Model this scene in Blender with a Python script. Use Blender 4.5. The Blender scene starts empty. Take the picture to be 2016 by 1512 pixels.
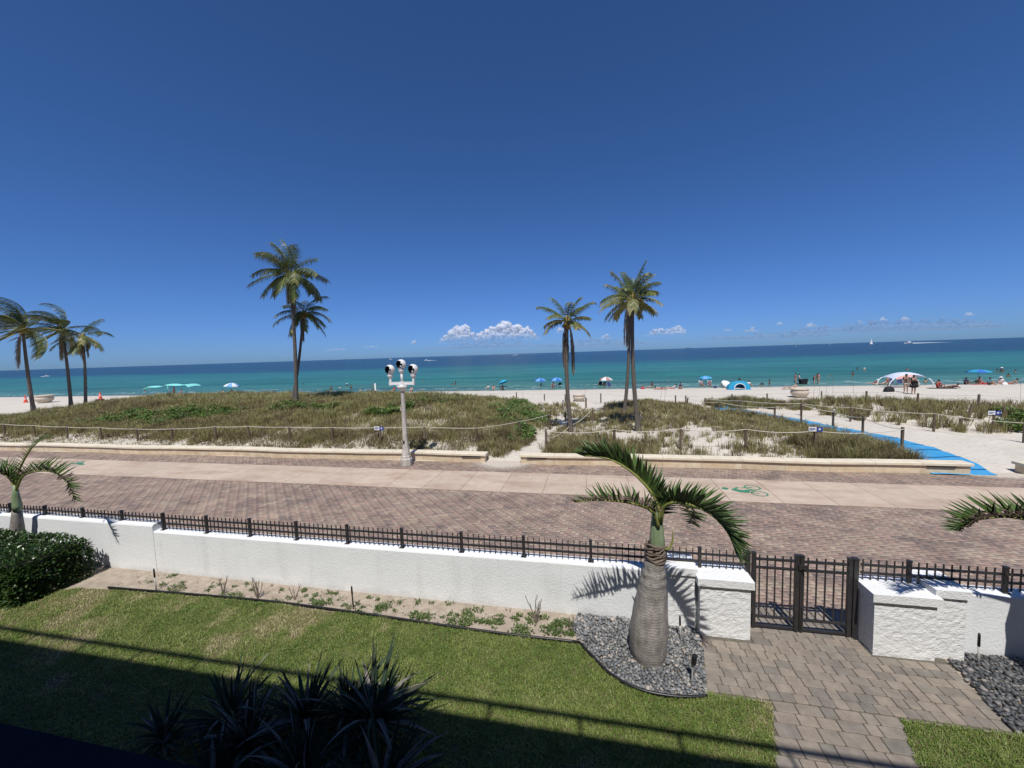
import bpy, bmesh, math, random
import numpy as np
from mathutils import Vector, Matrix, noise as mnoise

random.seed(7)
rng = np.random.default_rng(7)
S = bpy.context.scene
COL = S.collection
PI = math.pi

# ------------------------------------------------------------------ camera
F_PX, CAM_H = 765.0, 5.0
YAW, PITCH, ROLL = math.radians(11.7), math.radians(4.42), math.radians(1.87)
c_f = Vector((-math.sin(YAW) * math.cos(PITCH), math.cos(YAW) * math.cos(PITCH), -math.sin(PITCH)))
c_r0 = Vector((math.cos(YAW), math.sin(YAW), 0))
c_u0 = c_r0.cross(c_f)
c_r = c_r0 * math.cos(ROLL) - c_u0 * math.sin(ROLL)
c_u = c_u0 * math.cos(ROLL) + c_r0 * math.sin(ROLL)
CAM = Vector((0, 0, CAM_H))
cd = bpy.data.cameras.new('camera')
cd.sensor_width = 36.0
cd.lens = 36.0 * F_PX / 2016.0
cd.clip_start, cd.clip_end = 0.05, 120000.0
cam = bpy.data.objects.new('camera', cd)
COL.objects.link(cam)
M3 = Matrix((c_r, c_u, -c_f)).transposed()
cam.matrix_world = Matrix.Translation(CAM) @ M3.to_4x4()
S.camera = cam

# ------------------------------------------------------------------ sky, sun, exposure
SUN_EL, SUN_AZ = math.radians(60.0), math.radians(5.0)
sun_dir = Vector((math.sin(SUN_AZ) * math.cos(SUN_EL), -math.cos(SUN_AZ) * math.cos(SUN_EL), math.sin(SUN_EL)))
W = bpy.data.worlds.new('World')
S.world = W
W.use_nodes = True
wn = W.node_tree
sky = wn.nodes.new('ShaderNodeTexSky')
sky.sky_type = 'NISHITA'
sky.sun_disc = False
sky.sun_elevation = SUN_EL
sky.sun_rotation = math.atan2(sun_dir.x, sun_dir.y)
sky.altitude = 0.0
sky.air_density = 0.7
sky.dust_density = 0.45
sky.ozone_density = 6.0
# one even colour response for the whole sky (a camera-like shoulder), the same in every direction
w_h = wn.nodes.new('ShaderNodeHueSaturation'); w_h.inputs['Saturation'].default_value = 1.06
w_m = wn.nodes.new('ShaderNodeVectorMath'); w_m.operation = 'MULTIPLY_ADD'; w_m.inputs[1].default_value = (.12, .075, .012); w_m.inputs[2].default_value = (1, 1, 1)
w_d = wn.nodes.new('ShaderNodeVectorMath'); w_d.operation = 'DIVIDE'
w_k = wn.nodes.new('ShaderNodeVectorMath'); w_k.operation = 'MULTIPLY'; w_k.inputs[1].default_value = (.62, .86, 1.05)
wn.links.new(sky.outputs[0], w_h.inputs['Color']); wn.links.new(w_h.outputs[0], w_m.inputs[0]); wn.links.new(w_h.outputs[0], w_d.inputs[0])
wn.links.new(w_m.outputs[0], w_d.inputs[1]); wn.links.new(w_d.outputs[0], w_k.inputs[0]); wn.links.new(w_k.outputs[0], wn.nodes['Background'].inputs[0])
wn.nodes['Background'].inputs[1].default_value = 0.107
sl = bpy.data.lights.new('sun', 'SUN')
sl.energy = 4.6
sl.angle = math.radians(0.53)
sl.color = (1.0, 0.965, 0.92)
so = bpy.data.objects.new('sun', sl)
COL.objects.link(so)
so.rotation_euler = (-sun_dir).to_track_quat('-Z', 'Y').to_euler()
so.location = (0, -20, 30)
S.view_settings.view_transform = 'Standard'
S.view_settings.look = 'None'
S.view_settings.exposure = 0.0
S.view_settings.gamma = 1.0
S.view_settings.use_curve_mapping = False
S.cycles.transparent_max_bounces = 48

# ------------------------------------------------------------------ picture-to-place helpers (measuring only)
def ray(px, py):
    return c_f + c_r * ((px - 1008) / F_PX) - c_u * ((py - 756) / F_PX)
def at(px, py, z=0.0):
    d = ray(px, py)
    return CAM + d * ((z - CAM_H) / d.z)
def atY(px, py, Y):
    d = ray(px, py)
    return CAM + d * (Y / d.y)
def proj(p):
    v = Vector(p) - CAM
    k = v.dot(c_f)
    return 1008 + F_PX * v.dot(c_r) / k, 756 - F_PX * v.dot(c_u) / k, k

# ------------------------------------------------------------------ materials
MATS = {}
def nodes_of(name):
    m = bpy.data.materials.new(name)
    m.use_nodes = True
    nt = m.node_tree
    return m, nt, nt.nodes['Principled BSDF']
def N(nt, t, **kw):
    n = nt.nodes.new(t)
    for k, v in kw.items():
        if k in n.inputs.keys() if isinstance(k, str) else False:
            n.inputs[k].default_value = v
        else:
            setattr(n, k, v)
    return n
def ramp(nt, stops, interp='LINEAR'):
    r = nt.nodes.new('ShaderNodeValToRGB')
    r.color_ramp.interpolation = interp
    e = r.color_ramp.elements
    while len(e) < len(stops):
        e.new(0.5)
    for i, (p, c) in enumerate(stops):
        e[i].position = p
        e[i].color = (*c, 1)
    return r
def mat(name, col, rough=0.6, var=0.0, scale=4.0, col2=None, bump=0.0, bscale=30.0, bdist=0.01, metal=0.0,
        spec=0.4, rand=0.0, coord='Object', detail=6.0, stretch=None, trans=0.0):
    """plain principled surface: two tones mixed by noise, fine relief, optional per-object tone"""
    if name in MATS:
        return MATS[name]
    m, nt, b = nodes_of(name)
    L = nt.links.new
    b.inputs['Roughness'].default_value = rough
    b.inputs['Metallic'].default_value = metal
    b.inputs['Specular IOR Level'].default_value = spec
    tc = nt.nodes.new('ShaderNodeTexCoord')
    src = tc.outputs[coord]
    if coord == 'World':
        pass
    if stretch:
        mp = nt.nodes.new('ShaderNodeMapping')
        mp.inputs['Scale'].default_value = stretch
        L(src, mp.inputs[0]); src = mp.outputs[0]
    out = None
    if var > 0 or col2:
        nz = nt.nodes.new('ShaderNodeTexNoise')
        nz.inputs['Scale'].default_value = scale
        nz.inputs['Detail'].default_value = detail
        nz.inputs['Roughness'].default_value = 0.65
        L(src, nz.inputs['Vector'])
        c2 = col2 if col2 else tuple(c * (1 - var) for c in col)
        c1 = col if col2 else tuple(min(1, c * (1 + var * 0.5)) for c in col)
        r = ramp(nt, [(0.32, c2), (0.68, c1)])
        L(nz.outputs['Fac'], r.inputs[0])
        out = r.outputs[0]
    if rand > 0:
        oi = nt.nodes.new('ShaderNodeObjectInfo')
        hs = nt.nodes.new('ShaderNodeHueSaturation')
        mr = nt.nodes.new('ShaderNodeMapRange')
        mr.inputs[3].default_value = 1 - rand
        mr.inputs[4].default_value = 1 + rand
        L(oi.outputs['Random'], mr.inputs[0])
        L(mr.outputs[0], hs.inputs['Value'])
        if out: L(out, hs.inputs['Color'])
        else: hs.inputs['Color'].default_value = (*col, 1)
        out = hs.outputs[0]
    if out: L(out, b.inputs['Base Color'])
    else: b.inputs['Base Color'].default_value = (*col, 1)
    if bump > 0:
        nb = nt.nodes.new('ShaderNodeTexNoise')
        nb.inputs['Scale'].default_value = bscale
        nb.inputs['Detail'].default_value = 5
        L(src, nb.inputs['Vector'])
        bp = nt.nodes.new('ShaderNodeBump')
        bp.inputs['Strength'].default_value = bump
        bp.inputs['Distance'].default_value = bdist
        L(nb.outputs['Fac'], bp.inputs['Height'])
        L(bp.outputs[0], b.inputs['Normal'])
    MATS[name] = m
    return m
def tone_mat(name, stops, rough=0.6, spec=0.3, trans=0.0, attr='tone', interp='LINEAR', bump=0, bscale=60, bdist=.004):
    """colour picked along a ramp by a per-piece attribute stored on the mesh"""
    if name in MATS:
        return MATS[name]
    m, nt, b = nodes_of(name)
    L = nt.links.new
    a = nt.nodes.new('ShaderNodeAttribute')
    a.attribute_name = attr
    r = ramp(nt, stops, interp)
    L(a.outputs['Fac'], r.inputs[0])
    L(r.outputs[0], b.inputs['Base Color'])
    b.inputs['Roughness'].default_value = rough
    b.inputs['Specular IOR Level'].default_value = spec
    if trans > 0:
        tr = nt.nodes.new('ShaderNodeBsdfTranslucent')
        L(r.outputs[0], tr.inputs[0])
        mx = nt.nodes.new('ShaderNodeMixShader')
        mx.inputs[0].default_value = trans
        L(b.outputs[0], mx.inputs[1]); L(tr.outputs[0], mx.inputs[2])
        L(mx.outputs[0], nt.nodes['Material Output'].inputs[0])
    if bump > 0:
        tc = nt.nodes.new('ShaderNodeTexCoord')
        nb = nt.nodes.new('ShaderNodeTexNoise')
        nb.inputs['Scale'].default_value = bscale
        L(tc.outputs['Object'], nb.inputs['Vector'])
        bp = nt.nodes.new('ShaderNodeBump')
        bp.inputs['Strength'].default_value = bump
        bp.inputs['Distance'].default_value = bdist
        L(nb.outputs['Fac'], bp.inputs['Height'])
        L(bp.outputs[0], b.inputs['Normal'])
    MATS[name] = m
    return m

# ------------------------------------------------------------------ mesh helpers
class MB:
    def __init__(s):
        s.v, s.f, s.t = [], [], []
    def add(s, verts, faces, tone=None):
        o = len(s.v)
        s.v += [tuple(p) for p in verts]
        s.f += [tuple(i + o for i in f) for f in faces]
        if tone is not None:
            s.t += [tone] * len(verts)
        return s
    def box(s, x0, x1, y0, y1, z0, z1, M=None, tone=None):
        v = [(x, y, z) for z in (z0, z1) for y in (y0, y1) for x in (x0, x1)]
        if M is not None:
            v = [tuple(M @ Vector(p)) for p in v]
        return s.add(v, [(0, 2, 3, 1), (4, 5, 7, 6), (0, 1, 5, 4), (2, 6, 7, 3), (0, 4, 6, 2), (1, 3, 7, 5)], tone)
    def bevbox(s, x0, x1, y0, y1, z0, z1, b):
        """box whose top edges are chamfered"""
        v = [(x0, y0, z0), (x1, y0, z0), (x1, y1, z0), (x0, y1, z0),
             (x0, y0, z1 - b), (x1, y0, z1 - b), (x1, y1, z1 - b), (x0, y1, z1 - b),
             (x0 + b, y0 + b, z1), (x1 - b, y0 + b, z1), (x1 - b, y1 - b, z1), (x0 + b, y1 - b, z1)]
        f = [(3, 2, 1, 0), (8, 9, 10, 11)]
        for i in range(4):
            j = (i + 1) % 4
            f += [(i, j, 4 + j, 4 + i), (4 + i, 4 + j, 8 + j, 8 + i)]
        return s.add(v, f)
    def tube(s, pts, rad, n=8, cap=True, tone=None, sq=1.0):
        pts = [Vector(p) for p in pts]
        if not isinstance(rad, (list, tuple)):
            rad = [rad] * len(pts)
        o = len(s.v)
        vs, fs = [], []
        ref = None
        for i, p in enumerate(pts):
            d = (pts[min(i + 1, len(pts) - 1)] - pts[max(i - 1, 0)]).normalized()
            if ref is None:
                ref = Vector((1, 0, 0)) if abs(d.x) < 0.8 else Vector((0, 1, 0))
            a = (ref - d * ref.dot(d)).normalized()
            ref = a
            b = d.cross(a)
            for k in range(n):
                t = 2 * PI * k / n
                vs.append(p + a * (rad[i] * math.cos(t)) + b * (rad[i] * sq * math.sin(t)))
        for i in range(len(pts) - 1):
            for k in range(n):
                k2 = (k + 1) % n
                fs.append((i * n + k, i * n + k2, (i + 1) * n + k2, (i + 1) * n + k))
        if cap:
            fs.append(tuple(range(n - 1, -1, -1)))
            fs.append(tuple((len(pts) - 1) * n + k for k in range(n)))
        return s.add(vs, fs, tone)
    def lathe(s, prof, n=16, c=(0, 0, 0), a0=0, a1=2 * PI, tone=None):
        full = abs(a1 - a0 - 2 * PI) < 1e-6
        m = n if full else n + 1
        vs, fs = [], []
        for r, z in prof:
            for k in range(m):
                t = a0 + (a1 - a0) * k / n
                vs.append((c[0] + r * math.cos(t), c[1] + r * math.sin(t), c[2] + z))
        for i in range(len(prof) - 1):
            for k in range(n):
                k2 = (k + 1) % m
                fs.append((i * m + k, i * m + k2, (i + 1) * m + k2, (i + 1) * m + k))
        return s.add(vs, fs, tone)
    def ball(s, c, r, n=10, sc=(1, 1, 1), tone=None):
        prof = [(max(1e-4, r * math.sin(PI * i / n)), -r * math.cos(PI * i / n)) for i in range(n + 1)]
        o = len(s.v)
        s.lathe(prof, n + 2, (0, 0, 0), tone=tone)
        for i in range(o, len(s.v)):
            p = s.v[i]
            s.v[i] = (c[0] + p[0] * sc[0], c[1] + p[1] * sc[1], c[2] + p[2] * sc[2])
        return s
    def leaf(s, p, d, up, L, w, droop=0.0, seg=3, fold=0.25, tone=None, prof=None):
        """pointed blade: base p, direction d, length L, width w, folded along the midrib, bending down"""
        p, d, up = Vector(p), Vector(d).normalized(), Vector(up)
        side = d.cross(up)
        if side.length < 1e-4: side = d.cross(Vector((1, 0, .1)))
        side.normalize()
        vs, fs = [], []
        cur, dd = p.copy(), d.copy()
        for i in range(seg + 1):
            t = i / seg
            nrm = side.cross(dd).normalized()
            ww = w * (prof(t) if prof else (1 - t) ** 0.7) * 0.5
            if i < seg:
                vs += [cur - side * ww + nrm * (ww * fold), cur.copy(), cur + side * ww + nrm * (ww * fold)]
            else:
                vs.append(cur.copy())
            dd = (dd + Vector((0, 0, -droop / seg))).normalized()
            cur = cur + dd * (L / seg)
        for i in range(seg - 1):
            a = i * 3
            fs += [(a, a + 1, a + 4, a + 3), (a + 1, a + 2, a + 5, a + 4)]
        a = (seg - 1) * 3
        fs += [(a, a + 1, a + 3), (a + 1, a + 2, a + 3)]
        return s.add(vs, fs, tone)
    def build(s, name, m, parent=None, smooth=False, loc=None, rotz=0):
        me = bpy.data.meshes.new(name)
        me.from_pydata(s.v, [], s.f)
        if s.t and len(s.t) == len(s.v):
            at_ = me.attributes.new('tone', 'FLOAT', 'POINT')
            at_.data.foreach_set('value', s.t)
        if smooth:
            me.polygons.foreach_set('use_smooth', [True] * len(me.polygons))
        me.materials.append(m)
        me.update()
        o = bpy.data.objects.new(name, me)
        COL.objects.link(o)
        if parent: o.parent = parent
        if loc is not None: o.location = loc
        if rotz: o.rotation_euler = (0, 0, rotz)
        return o
def np_mesh(name, V, faces_tri, m, tone=None, parent=None, smooth=False):
    """fast mesh from numpy: V (n,3), faces (k,3 or 4)"""
    me = bpy.data.meshes.new(name)
    nv, nf, q = len(V), len(faces_tri), faces_tri.shape[1]
    me.vertices.add(nv)
    me.vertices.foreach_set('co', np.ascontiguousarray(V, dtype=np.float32).ravel())
    me.loops.add(nf * q)
    me.loops.foreach_set('vertex_index', np.ascontiguousarray(faces_tri, dtype=np.int32).ravel())
    me.polygons.add(nf)
    me.polygons.foreach_set('loop_start', np.arange(0, nf * q, q, dtype=np.int32))
    me.polygons.foreach_set('loop_total', np.full(nf, q, dtype=np.int32))
    if smooth: me.polygons.foreach_set('use_smooth', np.ones(nf, dtype=bool))
    if tone is not None:
        a = me.attributes.new('tone', 'FLOAT', 'POINT')
        a.data.foreach_set('value', np.ascontiguousarray(tone, dtype=np.float32))
    me.materials.append(m)
    me.update(calc_edges=True)
    me.validate()
    o = bpy.data.objects.new(name, me)
    COL.objects.link(o)
    if parent: o.parent = parent
    return o
def thing(name, label, cat, loc=(0, 0, 0), rotz=0, group=None):
    o = bpy.data.objects.new(name, None)
    o.empty_display_size = 0.2
    COL.objects.link(o)
    o.location = loc
    o.rotation_euler = (0, 0, rotz)
    return tag(o, label, cat, group)
def tag(o, label, cat, group=None):
    o['label'] = label
    o['category'] = cat
    if group: o['group'] = group
    return o
def struct(o, label=None):
    o['kind'] = 'structure'
    if label: o['label'] = label
    return o
def stuff(o, label=None, cat=None):
    o['kind'] = 'stuff'
    if label: o['label'] = label
    if cat: o['category'] = cat
    return o
def vnoise(x, y, s, seed=0):
    """smooth value noise, vectorised"""
    x = np.asarray(x) / s + seed * 17.3; y = np.asarray(y) / s + seed * 9.1
    xi, yi = np.floor(x).astype(np.int64), np.floor(y).astype(np.int64)
    fx, fy = x - xi, y - yi
    fx = fx * fx * (3 - 2 * fx); fy = fy * fy * (3 - 2 * fy)
    def h(a, b):
        n = (a * 374761393 + b * 668265263 + seed * 1274126177) & 0xffffffff
        n = ((n ^ (n >> 13)) * 1274126177) & 0xffffffff
        return ((n ^ (n >> 16)) & 0xffff) / 65535.0
    return (h(xi, yi) * (1 - fx) + h(xi + 1, yi) * fx) * (1 - fy) + (h(xi, yi + 1) * (1 - fx) + h(xi + 1, yi + 1) * fx) * fy
def fnoise(x, y, s, seed=0):
    return 0.55 * vnoise(x, y, s, seed) + 0.3 * vnoise(x, y, s / 2.3, seed + 1) + 0.15 * vnoise(x, y, s / 5.1, seed + 2)
def in_poly(P, x, y):
    """signed inside distance to polygon (positive inside), vectorised"""
    x = np.asarray(x, float); y = np.asarray(y, float)
    ins = np.zeros(x.shape, bool); d2 = np.full(x.shape, 1e9)
    n = len(P)
    for i in range(n):
        ax, ay = P[i]; bx, by = P[(i + 1) % n]
        c = ((ay > y) != (by > y)) & (x < (bx - ax) * (y - ay) / ((by - ay) if by != ay else 1e-9) + ax)
        ins ^= c
        ex, ey = bx - ax, by - ay
        t = np.clip(((x - ax) * ex + (y - ay) * ey) / max(ex * ex + ey * ey, 1e-9), 0, 1)
        d2 = np.minimum(d2, (x - ax - t * ex) ** 2 + (y - ay - t * ey) ** 2)
    d = np.sqrt(d2)
    return np.where(ins, d, -d)
def sstep(a, b, x):
    t = np.clip((np.asarray(x, float) - a) / (b - a), 0, 1)
    return t * t * (3 - 2 * t)
def blades(X, Y, Z, h, w, lean, tone, az=None, curl=0.6):
    """5-vertex bent grass blades -> V, F(tri), T"""
    n = len(X)
    if az is None: az = rng.uniform(0, 2 * PI, n)
    fa = az + rng.uniform(-.9, .9, n) + PI / 2
    dx, dy = np.cos(az), np.sin(az)
    sx, sy = np.cos(fa) * w / 2, np.sin(fa) * w / 2
    V = np.zeros((n, 5, 3))
    m1 = 0.5
    V[:, 0] = np.stack([X - sx, Y - sy, Z], 1)
    V[:, 1] = np.stack([X + sx, Y + sy, Z], 1)
    mx, my, mz = X + dx * lean * h * .35, Y + dy * lean * h * .35, Z + h * .62
    V[:, 2] = np.stack([mx + sx * .7, my + sy * .7, mz], 1)
    V[:, 3] = np.stack([mx - sx * .7, my - sy * .7, mz], 1)
    V[:, 4] = np.stack([X + dx * lean * h, Y + dy * lean * h, Z + h * (1 - curl * lean * .6)], 1)
    b = np.arange(n)[:, None] * 5
    F = np.concatenate([b + np.array([0, 1, 2]), b + np.array([0, 2, 3]), b + np.array([3, 2, 4])])
    return V.reshape(-1, 3), F, np.repeat(tone, 5)

# ================================================================== THE SETTING
POLY_A = [(-75, 19.0), (-41, 18.9), (-34, 19.2), (-27, 18.9), (-21, 17.95), (-18, 17.6), (-11.4, 17.6), (-7.6, 17.65), (-5.9, 18.0), (-5.2, 17.7),
          (-4.5, 17.9), (-4.3, 19.6), (-3.4, 22), (-3.0, 25), (-3.1, 29), (-5, 35), (-9, 38), (-19, 40.5), (-36, 42), (-47, 41), (-52, 37.5),
          (-54.5, 33.5), (-54, 29), (-52.5, 26), (-55, 23.5), (-75, 22)]
POLY_B = [(-2.0, 18.3), (-2.5, 20), (-2.2, 23), (-1, 26.5), (.6, 30.5), (1.6, 35.5), (5, 37.5), (7.2, 35), (9, 32.5), (9.3, 29.5), (11.3, 25),
          (12.2, 22), (12.7, 19.6), (12.8, 18.2), (5, 18.0)]
POLY_C = [(16.5, 36), (21, 35.5), (26, 32.5), (40, 31), (70, 31), (70, 23), (30, 23), (21, 24.2), (19, 24.8), (17.1, 27), (15.6, 30), (15.2, 33)]
POLY_D = [(9.3, 36), (13, 37), (15, 34.5), (14.8, 32), (12.9, 33.6), (10.4, 33.0)]
WATER_Z = -0.6
def gz(x, y):
    x = np.asarray(x, float); y = np.asarray(y, float)
    z = 0.13 * sstep(17.15, 18.3, y)
    dA = in_poly(POLY_A, x, y)
    z = z + 1.15 * sstep(0, 9, dA) + 0.3 * sstep(-.4, 1.6, dA)
    z = z + 0.35 * sstep(-.3, 3, in_poly(POLY_B, x, y)) + 0.45 * sstep(-.3, 3, in_poly(POLY_C, x, y)) + 0.3 * sstep(-.3, 1.2, in_poly(POLY_D, x, y))
    z = z + (fnoise(x, y, 2.2, 3) - .5) * 0.16 * sstep(17.6, 19, y) * (1 - sstep(48, 56, y)) + (fnoise(x, y, .8, 5) - .5) * .05 * sstep(17.3, 18.5, y) * (1 - sstep(50, 56, y))
    z = z - 0.058 * np.maximum(y - 46, 0) * 1.0
    return z
def gz1(x, y): return float(gz(np.array([x]), np.array([y]))[0])
def on_ground(px, py):
    """the spot on the sand seen at this pixel"""
    z = 0.3
    for _ in range(25):
        p = at(px, py, z)
        z = z * .4 + .6 * gz1(p.x, p.y)
    return Vector((p.x, p.y, gz1(p.x, p.y)))

# ---- sand
def sand_material():
    m, nt, b = nodes_of('beach_sand')
    L = nt.links.new
    tc = nt.nodes.new('ShaderNodeTexCoord')
    n1 = N(nt, 'ShaderNodeTexNoise'); n1.inputs['Scale'].default_value = 0.35; n1.inputs['Detail'].default_value = 8; n1.inputs['Roughness'].default_value = .7
    n2 = N(nt, 'ShaderNodeTexNoise'); n2.inputs['Scale'].default_value = 6; n2.inputs['Detail'].default_value = 6
    L(tc.outputs['Object'], n1.inputs['Vector']); L(tc.outputs['Object'], n2.inputs['Vector'])
    r = ramp(nt, [(.3, (.48, .43, .35)), (.55, (.60, .55, .47)), (.75, (.64, .59, .51))])
    mx = N(nt, 'ShaderNodeMix'); mx.data_type = 'FLOAT'; mx.inputs[0].default_value = .5
    L(n1.outputs['Fac'], mx.inputs[2]); L(n2.outputs['Fac'], mx.inputs[3])
    L(mx.outputs[0], r.inputs[0])
    # wet sand at the water's edge
    sp = N(nt, 'ShaderNodeSeparateXYZ'); L(tc.outputs['Object'], sp.inputs[0])
    ad = N(nt, 'ShaderNodeMath', operation='MULTIPLY_ADD'); L(n1.outputs['Fac'], ad.inputs[0]); ad.inputs[1].default_value = .12; L(sp.outputs['Z'], ad.inputs[2])
    mr = N(nt, 'ShaderNodeMapRange'); L(ad.outputs[0], mr.inputs[0]); mr.inputs[1].default_value = -.50; mr.inputs[2].default_value = -.40
    wet = N(nt, 'ShaderNodeMix'); wet.data_type = 'RGBA'; wet.inputs['A'].default_value = (.25, .21, .16, 1)
    L(mr.outputs[0], wet.inputs['Factor']); L(r.outputs[0], wet.inputs['B'])
    L(wet.outputs['Result'], b.inputs['Base Color'])
    b.inputs['Roughness'].default_value = .9; b.inputs['Specular IOR Level'].default_value = .15
    n3 = N(nt, 'ShaderNodeTexNoise'); n3.inputs['Scale'].default_value = 3.2; n3.inputs['Detail'].default_value = 7; n3.inputs['Roughness'].default_value = .62
    L(tc.outputs['Object'], n3.inputs['Vector'])
    bp = N(nt, 'ShaderNodeBump'); bp.inputs['Strength'].default_value = .55; bp.inputs['Distance'].default_value = .11
    L(n3.outputs['Fac'], bp.inputs['Height']); L(bp.outputs[0], b.inputs['Normal'])
    return m
M_SAND = sand_material()
def axis(lo, f0, f1, hi, step):
    a = list(np.arange(f0, f1 + 1e-6, step))
    s, x = step, f0
    left = []
    while x > lo:
        s *= 1.35; x -= s; left.append(max(x, lo))
    s, x = step, f1
    right = []
    while x < hi:
        s *= 1.35; x += s; right.append(min(x, hi))
    return np.array(left[::-1] + a + right)
gxs = axis(-900, -62, 36, 900, .33)
gys = axis(17.0, 17.12, 48, 84, .33)
GX, GY = np.meshgrid(gxs, gys)
GZ = gz(GX.ravel(), GY.ravel())
nx, ny = len(gxs), len(gys)
idx = np.arange(nx * ny).reshape(ny, nx)
FQ = np.stack([idx[:-1, :-1], idx[:-1, 1:], idx[1:, 1:], idx[1:, :-1]], -1).reshape(-1, 4)
struct(np_mesh('beach_ground', np.stack([GX.ravel(), GY.ravel(), GZ], 1), FQ, M_SAND, smooth=True), 'pale beach sand with low dunes')

# ---- sea
def sea_material():
    m, nt, b = nodes_of('sea_water')
    L = nt.links.new
    tc = nt.nodes.new('ShaderNodeTexCoord')
    sp = N(nt, 'ShaderNodeSeparateXYZ'); L(tc.outputs['Object'], sp.inputs[0])
    mp = N(nt, 'ShaderNodeMapping'); mp.inputs['Scale'].default_value = (.004, .02, 1); L(tc.outputs['Object'], mp.inputs[0])
    n1 = N(nt, 'ShaderNodeTexNoise'); n1.inputs['Scale'].default_value = 1.0; n1.inputs['Detail'].default_value = 5; L(mp.outputs[0], n1.inputs['Vector'])
    # distance from shore, on a log scale, wobbling with the sandbars: shallow green to deep navy
    lg = N(nt, 'ShaderNodeMath', operation='LOGARITHM'); L(sp.outputs['Y'], lg.inputs[0]); lg.inputs[1].default_value = 10
    ad = N(nt, 'ShaderNodeMath', operation='MULTIPLY_ADD'); L(n1.outputs['Fac'], ad.inputs[0]); ad.inputs[1].default_value = .30; L(lg.outputs[0], ad.inputs[2])
    mr = N(nt, 'ShaderNodeMapRange'); L(ad.outputs[0], mr.inputs[0]); mr.inputs[1].default_value = 1.85; mr.inputs[2].default_value = 3.15
    r = ramp(nt, [(0.0, (.12, .20, .16)), (.05, (.065, .178, .138)), (.16, (.032, .152, .120)), (.38, (.018, .134, .105)), (.445, (.014, .106, .096)), (.475, (.010, .054, .080)), (.60, (.009, .043, .064)), (1.0, (.009, .040, .060))])
    L(mr.outputs[0], r.inputs[0])
    # darker and lighter wind streaks lying along the shore
    mp2 = N(nt, 'ShaderNodeMapping'); mp2.inputs['Scale'].default_value = (.022, .16, 1); L(tc.outputs['Object'], mp2.inputs[0])
    n2 = N(nt, 'ShaderNodeTexNoise'); n2.inputs['Scale'].default_value = 1.0; n2.inputs['Detail'].default_value = 9; n2.inputs['Roughness'].default_value = .72; L(mp2.outputs[0], n2.inputs['Vector'])
    hs = N(nt, 'ShaderNodeHueSaturation'); L(r.outputs[0], hs.inputs['Color'])
    m2 = N(nt, 'ShaderNodeMapRange'); L(n2.outputs['Fac'], m2.inputs[0]); m2.inputs[1].default_value = .3; m2.inputs[2].default_value = .7; m2.inputs[3].default_value = .50; m2.inputs[4].default_value = 1.42
    L(m2.outputs[0], hs.inputs['Value'])
    L(hs.outputs[0], b.inputs['Base Color'])
    b.inputs['Roughness'].default_value = .22; b.inputs['IOR'].default_value = 1.33; b.inputs['Specular IOR Level'].default_value = .07
    mp3 = N(nt, 'ShaderNodeMapping'); mp3.inputs['Scale'].default_value = (.35, 1.1, 1); L(tc.outputs['Object'], mp3.inputs[0])
    n3 = N(nt, 'ShaderNodeTexNoise'); n3.inputs['Scale'].default_value = 1.0; n3.inputs['Detail'].default_value = 6; n3.inputs['Roughness'].default_value = .6; L(mp3.outputs[0], n3.inputs['Vector'])
    bp = N(nt, 'ShaderNodeBump'); bp.inputs['Strength'].default_value = .8; bp.inputs['Distance'].default_value = .45
    L(n3.outputs['Fac'], bp.inputs['Height']); L(bp.outputs[0], b.inputs['Normal'])
    return m
wx = axis(-60000, -160, 120, 60000, 4.0); wy = axis(54, 55.0, 110, 60000, 1.0)
WX, WY = np.meshgrid(wx, wy)
wz = WATER_Z + (0.07 * np.sin(WY.ravel() * 1.15 + 2.5 * fnoise(WX.ravel(), WY.ravel(), 18, 4)) + .05 * (fnoise(WX.ravel(), WY.ravel(), 5, 8) - .5)) * sstep(57, 66, WY.ravel()) * (1 - sstep(100, 112, WY.ravel()))
idx = np.arange(len(wx) * len(wy)).reshape(len(wy), len(wx))
FQ = np.stack([idx[:-1, :-1], idx[:-1, 1:], idx[1:, 1:], idx[1:, :-1]], -1).reshape(-1, 4)
struct(np_mesh('sea', np.stack([WX.ravel(), WY.ravel(), wz], 1), FQ, sea_material(), smooth=True), 'turquoise sea turning navy towards the horizon')
# thin lacy foam lines where the sea meets the sand
M_FOAM = mat('foam', (.75, .78, .76), rough=.7)
fv, ff = [], []
for k in range(900):
    x = rng.uniform(-150, 75); row = rng.choice([0, 0, 0, 1, 2])
    y = 57.6 + 1.2 * vnoise(x, 0, 9, 2) + .5 * vnoise(x, 0, 2, 3) + row * rng.uniform(1.5, 3.5)
    ln, wd = rng.uniform(.4, 2.2), rng.uniform(.05, .16)
    z = max(WATER_Z + .02, gz1(x, y) + .015) + (0.1 if row else 0.0)
    o = len(fv)
    fv += [(x - ln / 2, y, z), (x - ln * .1, y - wd, z), (x + ln / 2, y + .05, z), (x + ln * .1, y + wd, z)]
    ff.append((o, o + 1, o + 2, o + 3))
stuff(np_mesh('surf_foam', np.array(fv), np.array(ff), M_FOAM), 'thin white foam along the waterline', 'foam')

# ---- base ground under promenade and yard
M_SOIL = mat('garden_soil', (.42, .355, .28), rough=.95, col2=(.27, .22, .17), scale=5, bump=.7, bscale=14, bdist=.04)
def sheet(name, x0, x1, y0, y1, z, m, label=None, th=None):
    b = MB()
    if th: b.box(x0, x1, y0, y1, z - th, z)
    else: b.add([(x0, y0, z), (x1, y0, z), (x1, y1, z), (x0, y1, z)], [(0, 1, 2, 3)])
    return struct(b.build(name, m), label)
sheet('ground', -900, 900, -900, 7.35, -.012, M_SOIL, 'bare garden soil under the yard')

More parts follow.
